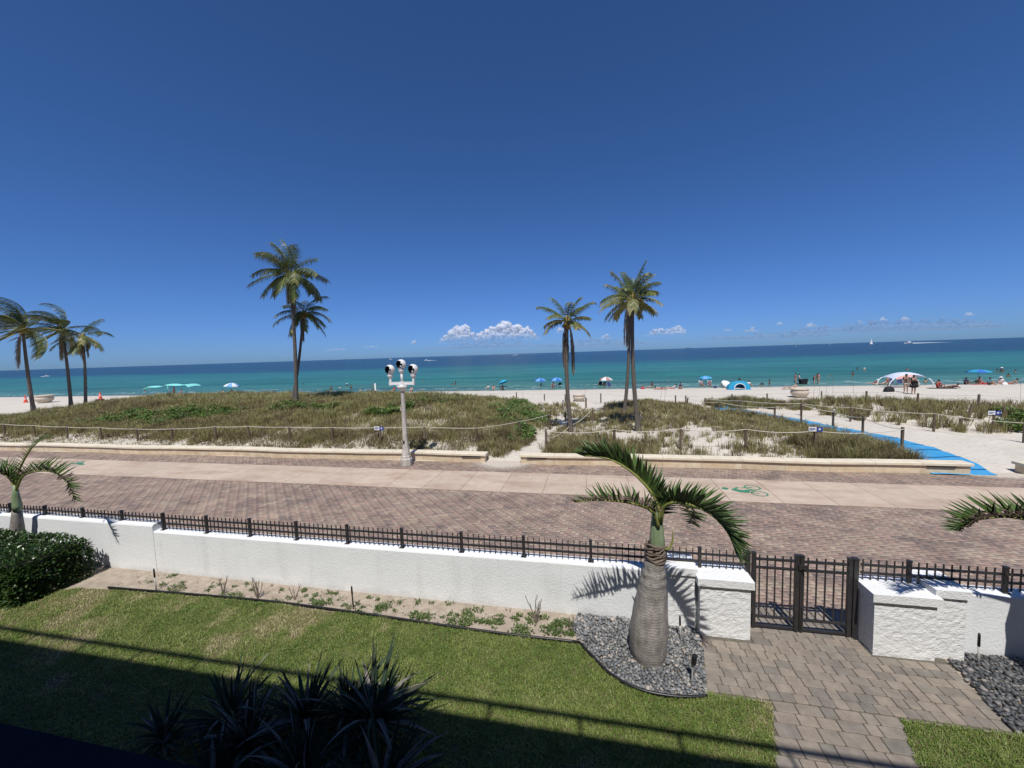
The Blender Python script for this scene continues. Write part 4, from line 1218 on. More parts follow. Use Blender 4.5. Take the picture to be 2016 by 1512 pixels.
rich_frond(bp_, px_path([(1296, 1038, 6.17), (1290, 1016, 6.12), (1275, 1001, 6.05), (1240, 990, 5.95), (1205, 986, 5.85), (1172, 985, 5.8), (1133, 989, 5.75)], O), 44, .27, 72, 1.0, .4, .3, .6, .026, .2)
rich_frond(bp_, px_path([(1301, 1030, 6.2), (1306, 1000, 6.15), (1322, 990, 6.05), (1345, 990, 5.95), (1372, 998, 5.85), (1400, 1013, 5.75), (1424, 1036, 5.65), (1440, 1062, 5.6), (1449, 1090, 5.55)], O), 58, .34, 73, 1.0, .4, .5, .0)
rich_frond(bp_, px_path([(1301, 1030, 6.22), (1308, 1000, 6.3), (1325, 988, 6.5), (1345, 993, 6.75), (1358, 1010, 6.95), (1363, 1030, 7.05)], O), 46, .30, 74, .5, .9, .3, .12, .024)

# ---- the other two yard palms, half out of the frame
def yard_palm(loc, label, hub, trunk_r, fronds, seed):
    t = thing('bottle_palm', label, 'palm tree', loc)
    o = Vector(loc)
    q = MB(); H_ = hub[2] - .65
    dxy = Vector((hub[0] - loc[0], hub[1] - loc[1], 0))
    q.tube([dxy * (z / H_) * .8 + Vector((0, 0, z)) for z in np.linspace(-.03, H_, 14)], [trunk_r * (1.0 + .12 * math.sin(PI * min(1, .2 + i / 9)) - .55 * (i / 13) ** 1.3) for i in range(14)], 18)
    q.build('trunk', M_BARK, t, smooth=True)
    q = MB(); c_ = dxy * .9; q.tube([c_ + Vector((0, 0, H_ - .02)), c_ + Vector((0, 0, H_ + .12)), c_ + Vector((0, 0, H_ + .4)), dxy + Vector((0, 0, H_ + .66))], [trunk_r * .45, trunk_r * .5, trunk_r * .36, trunk_r * .22], 14)
    q.build('crownshaft', M_SHEATH, t, smooth=True)
    for i, (pts, nl, lm, wi) in enumerate(fronds):
        P = [Vector((dxy.x, dxy.y, H_ + .5))] + [Vector(p_) - o for p_ in pts]
        rich_frond(t, P, nl, lm, seed + i, 1.0, .45, .5, wi, .026)
hubL = atY(30, 955, 6.85)
lpx = lambda lst: [atY(a, b_, Y) for a, b_, Y in lst]
yard_palm((hubL.x - .3, 6.85, 0), 'bottle palm with brown fronds rising behind the clipped hedge', tuple(hubL), .19,
          [(lpx([(36, 930, 6.85), (58, 888, 6.85), (78, 868, 6.83), (98, 862, 6.81)]), 34, .17, 0),
           (lpx([(45, 938, 6.8), (72, 928, 6.7), (105, 930, 6.6), (132, 950, 6.5), (146, 982, 6.45)]), 56, .36, .25),
           (lpx([(18, 940, 6.8), (-10, 930, 6.7), (-60, 935, 6.6), (-110, 980, 6.5)]), 50, .34, .3),
           (lpx([(28, 935, 6.95), (20, 918, 7.2), (5, 915, 7.5), (-20, 930, 7.7)]), 24, .28, .2)], 81)
yard_palm((6.62, 6.3, 0), 'bottle palm at the right end of the yard reaching a dark frond over the fence', (6.45, 6.3, 2.55), .30,
          [(lpx([(2060, 1028, 6.3), (2016, 1021, 6.3), (1975, 1017, 6.28), (1930, 1022, 6.25), (1905, 1032, 6.22), (1891, 1042, 6.2)]), 62, .33, .5),
           ([(6.7, 6.3, 2.9), (7.0, 6.2, 3.1), (7.5, 6.1, 2.9), (7.8, 6.1, 2.5)], 30, .3, .1),
           ([(6.55, 6.2, 2.9), (6.6, 5.8, 3.05), (6.7, 5.3, 2.9), (6.75, 5.0, 2.6)], 30, .3, .1)], 91)

# ================================================================== LAMP POST
M_OLDWHITE = mat('weathered_white_paint', (.58, .545, .48), rough=.75, col2=(.36, .33, .28), scale=4, stretch=(2, 2, .8), bump=.3, bscale=25, bdist=.006)
M_WHITE = mat('white_paint', (.78, .77, .74), rough=.5, col2=(.66, .64, .6), scale=5)
M_SMOKE = mat('dark_reflector', (.045, .032, .026), rough=.25, spec=.5)
def glass_mat():
    m, nt, b = nodes_of('clear_globe_glass')
    b.inputs['Base Color'].default_value = (.92, .9, .88, 1); b.inputs['Roughness'].default_value = .03
    b.inputs['Transmission Weight'].default_value = 1.0; b.inputs['IOR'].default_value = 1.12
    return m
M_GLASS = glass_mat()
lp = thing('street_lamp', 'old white concrete lamp post with three round globes by the seat wall', 'street lamp', (-8.5, 16.32, .018))
q = MB(); q.lathe([(.27, 0), (.275, .30), (.24, .36)], 8, a0=PI / 8, a1=PI / 8 + 2 * PI); q.lathe([(.24, .36), (.0, .361)], 8, a0=PI / 8, a1=PI / 8 + 2 * PI); q.build('plinth', M_OLDWHITE, lp)
q = MB(); q.lathe([(.225, .36), (.23, .43), (.20, .47), (.185, .56), (.15, .78), (.125, 1.05), (.115, 1.3), (.098, 2.4), (.082, 3.50)], 8, a0=PI / 8, a1=PI / 8 + 2 * PI); q.build('shaft', M_OLDWHITE, lp)
q = MB(); q.box(-.05, .03, -.135, -.12, 1.02, 1.18); q.build('access_hatch', M_DARK, lp)
q = MB(); q.lathe([(.085, 3.46), (.15, 3.52), (.225, 3.62), (.255, 3.71), (.0, 3.712)], 16); q.build('bowl', M_WHITE, lp, smooth=True)
q = MB(); q.box(-.57, .57, -.055, .055, 3.74, 3.80); q.box(-.56, .56, -.04, .04, 3.801, 3.87); q.box(-.62, -.52, -.07, .07, 3.73, 3.90); q.box(.52, .62, -.07, .07, 3.73, 3.90); q.box(-.09, .09, -.09, .09, 3.713, 3.89)
q.build('cross_arm', M_WHITE, lp)
fd = Vector((-.40, -.90, -.12)).normalized()
def globe(x, z0):
    q = MB(); q.tube([(x, 0, 3.86), (x, 0, z0 - .16)], .055, 10); q.build('stem', M_WHITE, lp, smooth=True)
    q = MB(); q.lathe([(.055, z0 - .17), (.09, z0 - .12), (.125, z0 - .03), (.13, z0), (.10, z0 + .02), (.14, z0 + .05), (.14, z0 + .08), (.0, z0 + .081)], 16, (x, 0, 0)); cup = q.build('globe_cup', M_WHITE, lp, smooth=True)
    c_ = Vector((x, 0, z0 + .26)); R_ = .222
    q = MB(); g = MB(); inner = MB()
    n = 22
    rows = [[c_ + Vector((math.sin(PI * i / n) * math.cos(2 * PI * k / n), math.sin(PI * i / n) * math.sin(2 * PI * k / n), -math.cos(PI * i / n))) * R_ for k in range(n)] for i in range(n + 1)]
    for i in range(n):
        for k in range(n):
            quad = [rows[i][k], rows[i][(k + 1) % n], rows[i + 1][(k + 1) % n], rows[i + 1][k]]
            mid = sum(quad, Vector()) / 4 - c_
            if mid.normalized().dot(fd) < .52:
                q.add(quad, [(0, 1, 2, 3)]); inner.add([c_ + (p_ - c_) * .965 for p_ in quad], [(3, 2, 1, 0)])
            else:
                g.add(quad, [(0, 1, 2, 3)])
    gl = q.build('globe', M_WHITE, lp, smooth=True)
    inner.build('reflector', M_SMOKE, gl, smooth=True)
    g.build('globe_window', M_GLASS, gl, smooth=True)
    q = MB(); q.tube([(x, 0, z0 + .085), (x, 0, z0 + .22)], .06, 12); q.build('lamp_socket', M_WHITE, gl, smooth=True)
    q = MB(); q.tube([(x, 0, z0 + .225), (x, 0, z0 + .36), (x, 0, z0 + .41)], [.035, .05, .02], 10); q.build('bulb', M_SMOKE, gl, smooth=True)
globe(-.57, 4.19); globe(.57, 4.19); globe(0, 4.42)
q = MB(); q.box(-.16, -.10, -.03, .03, 2.55, 2.72); q.build('junction_box', M_OLDWHITE, lp)

# ================================================================== ROPE FENCES ON THE DUNES
M_POST = mat('post_wood', (.17, .125, .085), rough=.9, col2=(.09, .065, .045), scale=4, stretch=(6, 6, .8), bump=.5, bscale=30, rand=.25)
M_ROPE = mat('pale_rope', (.62, .57, .46), rough=.85, var=.2, scale=40)
M_WIRE = mat('thin_wire', (.30, .28, .25), rough=.6)
def rope_fence(name, label, posts, rope_r=.017, sag=.11, group='rope fences on the dunes', cat='fence', ropes=True, pr=.06, mrope=None):
    """posts: list of (x, y, height, lean)"""
    x0, y0 = posts[0][0], posts[0][1]
    z0 = gz1(x0, y0)
    t = thing(name, label, cat, (x0, y0, z0), 0, group)
    tops = []
    for (x, y, h, le) in posts:
        z = gz1(x, y)
        b0 = Vector((x - x0, y - y0, z - z0)); 
        q = MB(); r_ = pr * random.uniform(.9, 1.1)
        tp = Vector((le * h, random.uniform(-.02, .02), h))
        q.tube([(0, 0, -.25), (0, 0, 0), tp * .97, tp], [r_, r_, r_ * .97, r_ * .85], 8)
        q.build('post', M_POST, t, loc=b0)
        tops.append(b0 + tp * .93)
    if ropes:
        for a, c in zip(tops[:-1], tops[1:]):
            L_ = (c - a).length
            pts = [a.lerp(c, k / 10) - Vector((0, .065, sag * L_ / 3 * 4 * (k / 10) * (1 - k / 10))) for k in range(11)]
            q = MB(); q.tube(pts, rope_r, 5); q.build('rope', mrope or M_ROPE, t, smooth=True)
    return t
G = lambda px_, py_, h=1.0, le=0.0: (*on_ground(px_, py_)[:2], h, le)
front = [(-57.5, 19.9, 1, 0), (-54.2, 19.9, 1, 0), (-51, 19.9, 1, 0), (-47.8, 19.8, 1, 0), (-44.7, 19.75, 1, 0)] + [(x, y, .86, random.uniform(-.03, .03)) for x, y in
        [(-41.5, 19.7), (-38.3, 19.6), (-35.1, 19.5), (-32, 19.45), (-28.7, 19.3), (-25.8, 19.2), (-22.3, 19.05), (-19.8, 18.95), (-17, 18.9), (-14.2, 18.85), (-11.35, 18.85), (-8.75, 18.95), (-5.95, 19.2)]]
rope_fence('rope_fence', 'long rope fence in front of the dense grassy dune', front + [G(1024, 858, .9), G(1083, 846, 1.05)], sag=.03)
rope_fence('rope_fence', 'rope fence with deep sagging rope behind the seat wall before the sparse dune grass',
           [(-2.33, 19.3, 1.05, 0), (1.02, 19.45, .95, 0), (4.0, 19.1, 1.1, 0), (6.8, 19.2, 1.05, 0), (9.6, 19.25, .98, 0), (13.2, 19.75, 1.1, 0)], sag=.12)
rope_fence('rope_fence', 'rope fence on the left side of the sand footpath', [G(1083, 846, 1.0), G(1114, 830, .7), G(1109, 806, .8), G(1113, 795, .9)], sag=.12)
rope_fence('rope_fence', 'rope fence on the right side of the sand footpath', [G(1076, 884, .6), G(1122, 850, .4), G(1167, 832, 1.0), G(1191, 815, .9), G(1154, 803, .9)], sag=.14)
rope_fence('rope_fence', 'rope fence between the sparse dune and the blue mat', [G(1352, 802, .8, .1), G(1415, 816, .95), G(1525, 830, 1.0), G(1577, 843, 1.5), G(1640, 840, .95), G(1698, 858, 1.05), (13.2, 19.75, 1.1, 0)], sag=.1)
rope_fence('rope_fence', 'rope fence on the open sand side of the blue mat', [G(1388, 800, .7), G(1457, 808, .8), G(1577, 818, .9), G(1674, 830, .95), G(1838, 850, 1.05), G(2016, 872, 1.0), G(2160, 885, 1.0)], sag=.06)
rope_fence('rope_fence', 'leaning post fence at the back of the far right dune', [G(1905, 829, .95, .18), G(1890, 845, .6), G(1975, 822, .6)], ropes=False)
rope_fence('wire_fence', 'line of low posts with thin wire along the open beach', [G(x, y, h) for x, y, h in
           [(700, 780, .6), (770, 781, .6), (855, 782, .8), (897, 783, .6), (1017, 787, .8), (1072, 789, .7), (1183, 793, .9), (1330, 800, .9)]], .006, .03, mrope=M_WIRE)
rope_fence('wire_fence', 'line of low posts with thin wire behind the far right dune', [G(x, y, h) for x, y, h in
           [(1350, 800, .9), (1441, 795, .8), (1510, 793, .8), (1617, 791, .9), (1705, 796, .95), (1806, 804, 1.0), (1926, 810, 1.05), (2080, 818, 1.0)]], .006, .03, mrope=M_WIRE)
# small white and blue notice boards
M_BLUE_S = mat('sign_blue', (.03, .06, .26), rough=.5)
M_INK = mat('sign_ink', (.12, .16, .32), rough=.6)
def dune_sign(px_, py_, h, label):
    p_ = on_ground(px_, py_)
    t = thing('dune_sign', label, 'sign', p_)
    q = MB(); q.box(-.045, .045, .012, .07, -.2, h - .02); q.build('post', M_POST, t)
    q = MB(); q.box(-.30, .0, -.012, .008, h - .20, h); w = q.build('white_board', M_WHITE, t)
    q = MB(); [q.box(-.27, -.27 + l_, -.0165, -.0125, h - z_ - .012, h - z_ + .012) for l_, z_ in ((.22, .06), (.24, .10), (.16, .14))]; q.build('lettering', M_INK, w)
    q = MB(); q.box(.002, .24, -.012, .008, h - .21, h - .01); bl = q.build('blue_board', M_BLUE_S, t)
    q = MB(); q.lathe([(.045, 0), (.0, .004)], 12); q.v = [(x + .12, -.0125 - z, y + h - .10) for x, y, z in q.v]; q.build('emblem', M_WHITE, bl)
dune_sign(749, 876, 1.0, 'small white and blue notice board in front of the dense grassy dune')
dune_sign(1606, 890, 1.12, 'small white and blue notice board on the sagging rope fence')
dune_sign(1957, 846, 1.0, 'small white and blue notice board on the far right dune')

# ---- blue roll-out mat
M_MAT = mat('blue_mat', (.03, .27, .53), rough=.75, col2=(.07, .33, .57), scale=3, bump=.3, bscale=60, bdist=.01)
L_ = curve([(12.35, 17.0, 0), (12.9, 19.2, 0), (13.3, 21.6, 0), (12.75, 24.6, 0), (11.75, 27.6, 0), (10.55, 30.6, 0), (9.2, 33.5, 0)], 60)
Rr_ = curve([(14.35, 17.0, 0), (14.9, 19.6, 0), (15.0, 21.7, 0), (14.3, 24.6, 0), (13.0, 28.4, 0), (11.8, 31.6, 0), (10.4, 34.6, 0)], 60)
q = MB(); vs = []
for a, c in zip(L_, Rr_):
    for k in range(9):
        p_ = a.lerp(c, k / 8); vs.append((p_.x, p_.y, gz1(p_.x, p_.y) + .04 + .012 * math.sin(p_.y * 7 + k)))
q.add(vs, [(i * 9 + k, i * 9 + k + 1, (i + 1) * 9 + k + 1, (i + 1) * 9 + k) for i in range(60) for k in range(8)])
bmat = tag(q.build('beach_access_mat', M_MAT, smooth=True), 'bright blue roll-out mat winding over the sand to the beach', 'mat')
M_SEAM = mat('mat_seam', (.012, .13, .34), rough=.8)
for i in range(3, 60, 5):
    q = MB(); a, c = L_[i], Rr_[i]; d_ = (L_[i + 1] - L_[i - 1]).normalized() * .035
    P_ = [a.lerp(c, k / 8) for k in range(9)]
    q.add([(p_.x + s_ * d_.x, p_.y + s_ * d_.y, gz1(p_.x, p_.y) + .062 + .012 * math.sin(p_.y * 7 + k)) for k, p_ in enumerate(P_) for s_ in (-1, 1)], [(2 * k, 2 * k + 1, 2 * k + 3, 2 * k + 2) for k in range(8)])
    q.build('seam', M_SEAM, bmat)

# ================================================================== DUNE VEGETATION
DUNE_STOPS = [(0, (.12, .095, .055)), (.2, (.25, .20, .11)), (.42, (.33, .28, .135)), (.62, (.26, .29, .085)), (.82, (.45, .39, .22)), (1, (.64, .56, .38))]
M_DGRASS = tone_mat('dune_grass_blade', DUNE_STOPS, rough=.7, spec=.2, trans=.35)
def frame_ok(X, Y, Z, m=120):
    dx, dy, dz = X, Y, Z - CAM_H
    kk = dx * c_f.x + dy * c_f.y + dz * c_f.z
    u_ = 1008 + F_PX * (dx * c_r.x + dy * c_r.y + dz * c_r.z) / kk
    return (u_ > -m) & (u_ < 2016 + m), kk
n = 560000
X = rng.uniform(-60, -2.5, n); Y = 17.7 + 25 * rng.uniform(0, 1, n) ** 1.25
dA = in_poly(POLY_A, X, Y)
clump = fnoise(X, Y, 1.1, 41)
pr_ = sstep(-.4, .9, dA + (clump - .5) * 1.8) * (.5 + .5 * sstep(.3, .5, clump))
Z = gz(X, Y)
okf, kk = frame_ok(X, Y, Z)
keep = (rng.uniform(0, 1, n) < pr_) & okf & (rng.uniform(0, 1, n) < np.clip(30 / kk, .35, 1))
X, Y, Z, clump, dA, kk = X[keep], Y[keep], Z[keep], clump[keep], dA[keep], kk[keep]
n = len(X)
g1 = fnoise(X, Y, 5.5, 43); g2 = fnoise(X, Y, .9, 44)
g3 = vnoise(X, Y, .33, 45)
tone = np.clip(.37 + .55 * (g1 - .45) * sstep(19.5, 25, Y) - .12 * (1 - sstep(18.5, 22, Y)) + .55 * (g2 - .5) + .35 * (g3 - .5) + rng.normal(0, .17, n), 0, 1)
hh = rng.uniform(.22, .62, n) * (.35 + 1.1 * clump) * (.6 + .8 * g3) * sstep(-.6, 1.6, dA)
V, Fb, T = blades(X, Y, Z - .03, np.maximum(hh, .12), rng.uniform(.016, .03, n) * np.clip(kk / 24, .8, 1.6), rng.uniform(.25, 1.2, n), tone)
stuff(np_mesh('dune_grass', V, Fb, M_DGRASS, tone=T), 'dense olive and brown dune grass covering the mound', 'grass')
def tufts(poly, nt_, seed, name, label, bl=(22, 46), hmin=.35, hmax=.75, thr=.42, yb=0):
    r = np.random.default_rng(seed)
    xs = [p_[0] for p_ in poly]; ys = [p_[1] for p_ in poly]
    cx_ = r.uniform(min(xs), max(xs), nt_ * 6); cy_ = r.uniform(min(ys), max(ys), nt_ * 6)
    d = in_poly(poly, cx_, cy_); cl = fnoise(cx_, cy_, 2.0, seed)
    k_ = (d > -.3) & (r.uniform(0, 1, len(cx_)) < sstep(thr - .12, thr + .2, cl + .10 * (cy_ < min(ys) + 1.5) + .25 * sstep(8, 14, cy_ - min(ys))))
    cx_, cy_ = cx_[k_][:nt_], cy_[k_][:nt_]
    Xs, Ys, Hs, As, Ts = [], [], [], [], []
    for x, y in zip(cx_, cy_):
        nb = int(r.uniform(*bl)); rad = r.uniform(.08, .26); h = r.uniform(hmin, hmax); tb = r.normal(.35, .18)
        a = r.uniform(0, 2 * PI, nb); dd = rad * np.sqrt(r.uniform(0, 1, nb))
        Xs.append(x + dd * np.cos(a)); Ys.append(y + dd * np.sin(a)); Hs.append(h * r.uniform(.5, 1.1, nb)); As.append(a + r.normal(0, .5, nb)); Ts.append(np.clip(tb + r.normal(0, .17, nb), 0, 1))
    X, Y, H_, A_, T_ = map(np.concatenate, (Xs, Ys, Hs, As, Ts))
    V, Fb, T = blades(X, Y, gz(X, Y) - .02, H_, r.uniform(.014, .028, len(X)) * np.clip(Y / 22, .8, 1.5), r.uniform(.15, .9, len(X)), T_, az=A_)
    stuff(np_mesh(name, V, Fb, M_DGRASS, tone=T), label, 'grass')
tufts(POLY_B, 1900, 47, 'dune_tufts', 'sparse grass tufts on pale sand behind the right seat wall', (14, 34), .25, .6, .36)
tufts([(-2.3, 18.3), (-2.1, 20.3), (3, 20.0), (3, 18.2)], 130, 48, 'dune_tufts', 'grass tufts at the corner of the sand footpath', hmin=.4, thr=.25)
tufts([(9.3, 17.9), (9.0, 20.5), (12.6, 20.3), (12.9, 18)], 190, 49, 'dune_tufts', 'thick grass tufts beside the blue mat', (30, 60), .45, .95, .2)
tufts(POLY_C, 1500, 50, 'dune_tufts', 'grass tufts on the far right dune beyond the blue mat', hmin=.45, hmax=.9, thr=.34)
tufts(POLY_D, 260, 51, 'dune_tufts', 'grass tufts behind the bend of the blue mat', thr=.25)
tufts([(-60, 17.6), (-60, 19.4), (-6, 18.4), (-6, 17.6)], 420, 52, 'dune_tufts', 'low dry tufts on the sand strip behind the long seat wall', (10, 24), .12, .3, .36)
tufts([(-5.1, 17.7), (-4.35, 17.7), (-3.7, 20), (-3.2, 22), (-5, 22), (-5.5, 19)], 150, 53, 'dune_tufts', 'green grass tufts by the mouth of the sand footpath', (24, 50), .3, .6, .1)
tufts([(-3.2, 24), (-1.8, 27), (.2, 31), (-2, 36), (-6, 36), (-3.5, 31)], 170, 54, 'dune_tufts', 'thin grass tufts along the sand footpath', (14, 30), .3, .65, .4)
tufts(POLY_A, 650, 55, 'dune_tufts', 'taller bunches of grass standing out over the dense dune', (16, 34), .5, .95, .3)
tufts([(12.5, 18.6), (13.1, 22), (12.5, 25), (11.5, 28), (10.3, 31), (9.3, 31), (10.6, 28), (11.7, 25), (12.3, 22), (11.8, 18.6)], 230, 56, 'dune_tufts', 'grass tufts leaning over the edge of the blue mat', (16, 36), .35, .7, .1)
# a few tall sea-oat stalks
q = MB(); r = random.Random(5)
M_OAT = mat('sea_oat', (.30, .24, .14), rough=.85, var=.3)
for px_, py_ in [(1300, 806), (1308, 800), (1600, 795), (1612, 793), (1625, 796), (1640, 795), (2008, 806), (1152, 800), (1030, 792), (900, 788), (1680, 800)]:
    p_ = on_ground(px_, py_); h = r.uniform(1.3, 2.1); ln_ = r.uniform(-.15, .25)
    q.tube([p_, p_ + Vector((ln_ * .3, 0, h * .6)), p_ + Vector((ln_, 0, h))], [.012, .009, .006], 4)
    q.tube([p_ + Vector((ln_, 0, h)), p_ + Vector((ln_ * 1.5, 0, h + .12)), p_ + Vector((ln_ * 2, 0, h + .15))], [.012, .02, .004], 5)
stuff(q.build('sea_oats', M_OAT), 'tall thin sea oat stalks rising from the dune', 'grass')
# green creeping vines over parts of the dune
M_VINE = tone_mat('vine_leaf', [(0, (.055, .105, .02)), (.5, (.11, .19, .034)), (1, (.19, .27, .065))], rough=.45, spec=.4, trans=.2)
q = MB(); r = np.random.default_rng(57)
for poly, nl in [([(150, 836), (260, 812), (420, 802), (500, 806), (440, 824), (300, 834)], 7000), ([(955, 832), (985, 803), (1010, 788), (1045, 797), (1062, 817), (1078, 838), (1020, 842)], 6000),
                 ([(540, 806), (600, 797), (670, 803), (620, 814)], 2200), ([(700, 816), (770, 803), (810, 806), (800, 815), (740, 822)], 2500), ([(790, 797), (880, 786), (950, 788), (910, 799), (830, 806)], 2500),
                 ([(440, 792), (480, 784), (540, 792), (480, 802)], 1500), ([(1000, 872), (1035, 846), (1058, 852), (1040, 868)], 900), ([(1960, 835), (2016, 815), (2080, 820), (2060, 850), (1990, 852)], 2500), ([(620, 784), (655, 776), (690, 781), (660, 790)], 900)]:
    W_ = [on_ground(a, b_) for a, b_ in poly]; wp = [(p_.x, p_.y) for p_ in W_]
    xs = [p_[0] for p_ in wp]; ys = [p_[1] for p_ in wp]
    X = r.uniform(min(xs), max(xs), nl * 3); Y = r.uniform(min(ys), max(ys), nl * 3)
    k_ = in_poly(wp, X, Y) + (fnoise(X, Y, 1.6, 58) - .5) * 4.2 > 0
    X, Y = X[k_][:nl], Y[k_][:nl]; Z = gz(X, Y) + .22 + .28 * vnoise(X, Y, .7, 59)
    for x, y, z in zip(X, Y, Z):
        q.leaf((x, y, z - r.uniform(0, .25)), (r.normal(0, 1), r.normal(-.3, 1), r.uniform(0, .9)), (0, 0, 1), r.uniform(.10, .2), r.uniform(.08, .15), .4, 2, .1, tone=float(np.clip(r.normal(.5, .22), 0, 1)), prof=lambda t: math.sin(PI * (.22 + .7 * t)))
stuff(q.build('dune_vines', M_VINE), 'bright green creeping vines in patches over the dune', 'vines')
# shrubs of twigs on the dense dune: brown litter on the front slope is part of the grass

# ================================================================== COCONUT PALMS
M_TRUNK = bark_material('coconut_bark', (.185, .16, .135), (.095, .08, .066), 40)
M_FROND = tone_mat('coconut_leaflet', [(0, (.06, .09, .026)), (.4, (.105, .14, .038)), (.7, (.20, .20, .06)), (1, (.36, .31, .14))], rough=.42, spec=.4, trans=.15)
M_DFROND = tone_mat('dead_frond', [(0, (.10, .075, .05)), (.6, (.22, .17, .12)), (1, (.42, .36, .29))], rough=.85)
M_NUT = mat('coconut_husk', (.30, .21, .05), rough=.6, var=.4)
def coco_frond(t, base, az, el, Lf, droop, ll, wind, r, dead=False, name='frond', tn=.4):
    q = MB()
    d = Vector((math.cos(az) * math.cos(el), math.sin(az) * math.cos(el), math.sin(el)))
    p_ = Vector(base); pts = [p_.copy()]; dirs = [d.copy()]
    ns = 14
    for k in range(ns):
        d = (d + Vector((wind.x, wind.y, -droop)) * (1.0 / ns) * (.4 + 1.2 * k / ns)).normalized()
        p_ = p_ + d * Lf / ns; pts.append(p_.copy()); dirs.append(d.copy())
    q.tube(pts, [.035 * (1 - .85 * k / ns) * Lf / 2 for k in range(ns + 1)], 4, tone=min(1, tn + .35))
    nl = 38
    for k in range(nl):
        s = .16 + .84 * k / (nl - 1); f = s * ns; i = min(int(f), ns - 1)
        pp = pts[i].lerp(pts[i + 1], f - i); T = dirs[i]
        B = T.cross(Vector((0, 0, 1)))
        if B.length < .15: B = Vector((math.sin(az), -math.cos(az), 0))
        B.normalize(); Nn = B.cross(T)
        for sd in (-1, 1):
            ln = ll * (.5 + .65 * math.sin(PI * min(.95, .15 + .75 * s))) * r.uniform(.8, 1.15)
            dd = B * sd * (.35 if dead else .9) + T * .65 + Nn * r.uniform(-.15, .35) + wind * .8
            q.leaf(pp, dd, Nn, ln, .05 * max(1, Lf / 2.4) * (.8 if dead else 1), 1.1 if not dead else 1.6, 2, .4, tone=min(1, max(0, tn + r.gauss(0, .13) + (.3 if s > .9 else 0))), prof=lambda t_: (.8 + .5 * t_ if t_ < .4 else (1 - t_) * 1.6))
    return q.build(name, M_DFROND if dead else M_FROND, t)
def coco_palm(bpx, cpx, label, seed, Lf, nf, wind, dead, lean=(0, 0), tr=.15, el_rng=(-25, 75), nuts=True, gold=.4, dl=1.0, bow=.3):
    r = random.Random(seed)
    b_ = on_ground(*bpx)
    c_ = atY(cpx[0], cpx[1], b_.y + lean[1])
    t = thing('coconut_palm', label, 'palm tree', b_, 0, 'coconut palms on the dunes')
    top = c_ - b_
    q = MB()
    pts = []
    for k in range(17):
        f = k / 16
        pts.append(Vector((top.x * f ** 1.0 + bow * math.sin(PI * f) * (1 if top.x > 0 else -1) * .5, top.y * f, -.3 + (top.z + .3) * f)))
    rad = [tr * (1.75 - 1.75 * k / 2 * .35 if k < 2 else 1.15 - .45 * k / 16) for k in range(17)]
    q.tube(pts, rad, 10); q.build('trunk', M_TRUNK, t, smooth=True)
    q = MB(); q.tube([top - Vector((0, 0, .5)), top - Vector((0, 0, .2)), top + Vector((0, 0, .1)), top + Vector((0, 0, .35))], [tr * .75, tr * 1.05, tr * .8, tr * .3], 9); q.build('crown_heart', M_NUT, t, smooth=True)
    for k in range(nf):
        az = k * 2.39996 + r.uniform(-.3, .3); f = (k + .5) / nf
        el = math.radians(el_rng[1] + (el_rng[0] - el_rng[1]) * f + r.uniform(-8, 8))
        coco_frond(t, top + Vector((math.cos(az) * .1, math.sin(az) * .1, .15 - .25 * f)), az, el, Lf * r.uniform(.8, 1.08), r.uniform(.7, 1.35) + .35 * f, Lf * .25, wind, r, tn=r.uniform(.15, .5) + gold * f * .6)
    for k in range(dead):
        az = r.uniform(0, 2 * PI)
        coco_frond(t, top + Vector((math.cos(az) * tr * .8, math.sin(az) * tr * .8, -.1)), az, math.radians(-74), Lf * r.uniform(.65, 1.0) * dl, 5.5, Lf * .2 * (1 + dl) / 2, wind * .2, r, True, 'dead_frond', r.uniform(.3, .8))
    if nuts:
        for k in range(6):
            a = k * 1.05; q = MB(); q.ball(top + Vector((math.cos(a) * tr * 1.9, math.sin(a) * tr * 1.9, -.18 - .1 * (k % 2))), .13 * Lf / 2.5, 6, (1, 1, 1.2)); q.build('coconut', M_NUT, t, smooth=True)
Wl = Vector((-1.3, -1.7, .75))
coco_palm((67, 812), (45, 648), 'tall windswept coconut palm at the far end of the grassy dune', 101, 4.6, 20, Wl, 2, tr=.17, el_rng=(-30, 80), gold=.25)
coco_palm((140, 803), (122, 648), 'windswept coconut palm between the two other beach palms on the dune end', 102, 3.9, 20, Wl, 3, tr=.165, el_rng=(-30, 80), gold=.25)
coco_palm((168, 801), (163, 662), 'short droopy coconut palm with hanging brown fronds', 103, 3.0, 11, Vector((-.4, 0, 0)), 5, tr=.15, el_rng=(-35, 60), gold=.4)
Wm = Vector((-.7, .1, .1))
coco_palm((583, 797), (570, 540), 'tallest coconut palm rising from the middle of the grassy dune', 104, 2.8, 27, Wm, 4, tr=.135, el_rng=(-25, 82), gold=.25)
coco_palm((574, 790), (597, 616), 'shorter coconut palm close behind the tallest palm', 105, 2.35, 18, Vector((0, 0, 0)), 4, tr=.115, el_rng=(-40, 60), gold=.35)
coco_palm((1125, 850), (1117, 632), 'small golden green coconut palm with a skirt of hanging dead fronds', 106, 1.75, 14, Vector((0, 0, 0)), 9, tr=.12, el_rng=(-5, 70), gold=.75, dl=1.75)
coco_palm((1228, 816), (1238, 596), 'coconut palm with hanging pale dead fronds leaning beside its twin', 107, 2.0, 18, Vector((-.25, 0, 0)), 7, tr=.115, el_rng=(-15, 75), gold=.75, dl=1.5)
coco_palm((1258, 850), (1246, 588), 'slender coconut palm leaning across its twin near the sand footpath', 108, 1.8, 18, Vector((.1, 0, 0)), 0, tr=.115, el_rng=(-10, 78), gold=.6, nuts=False)

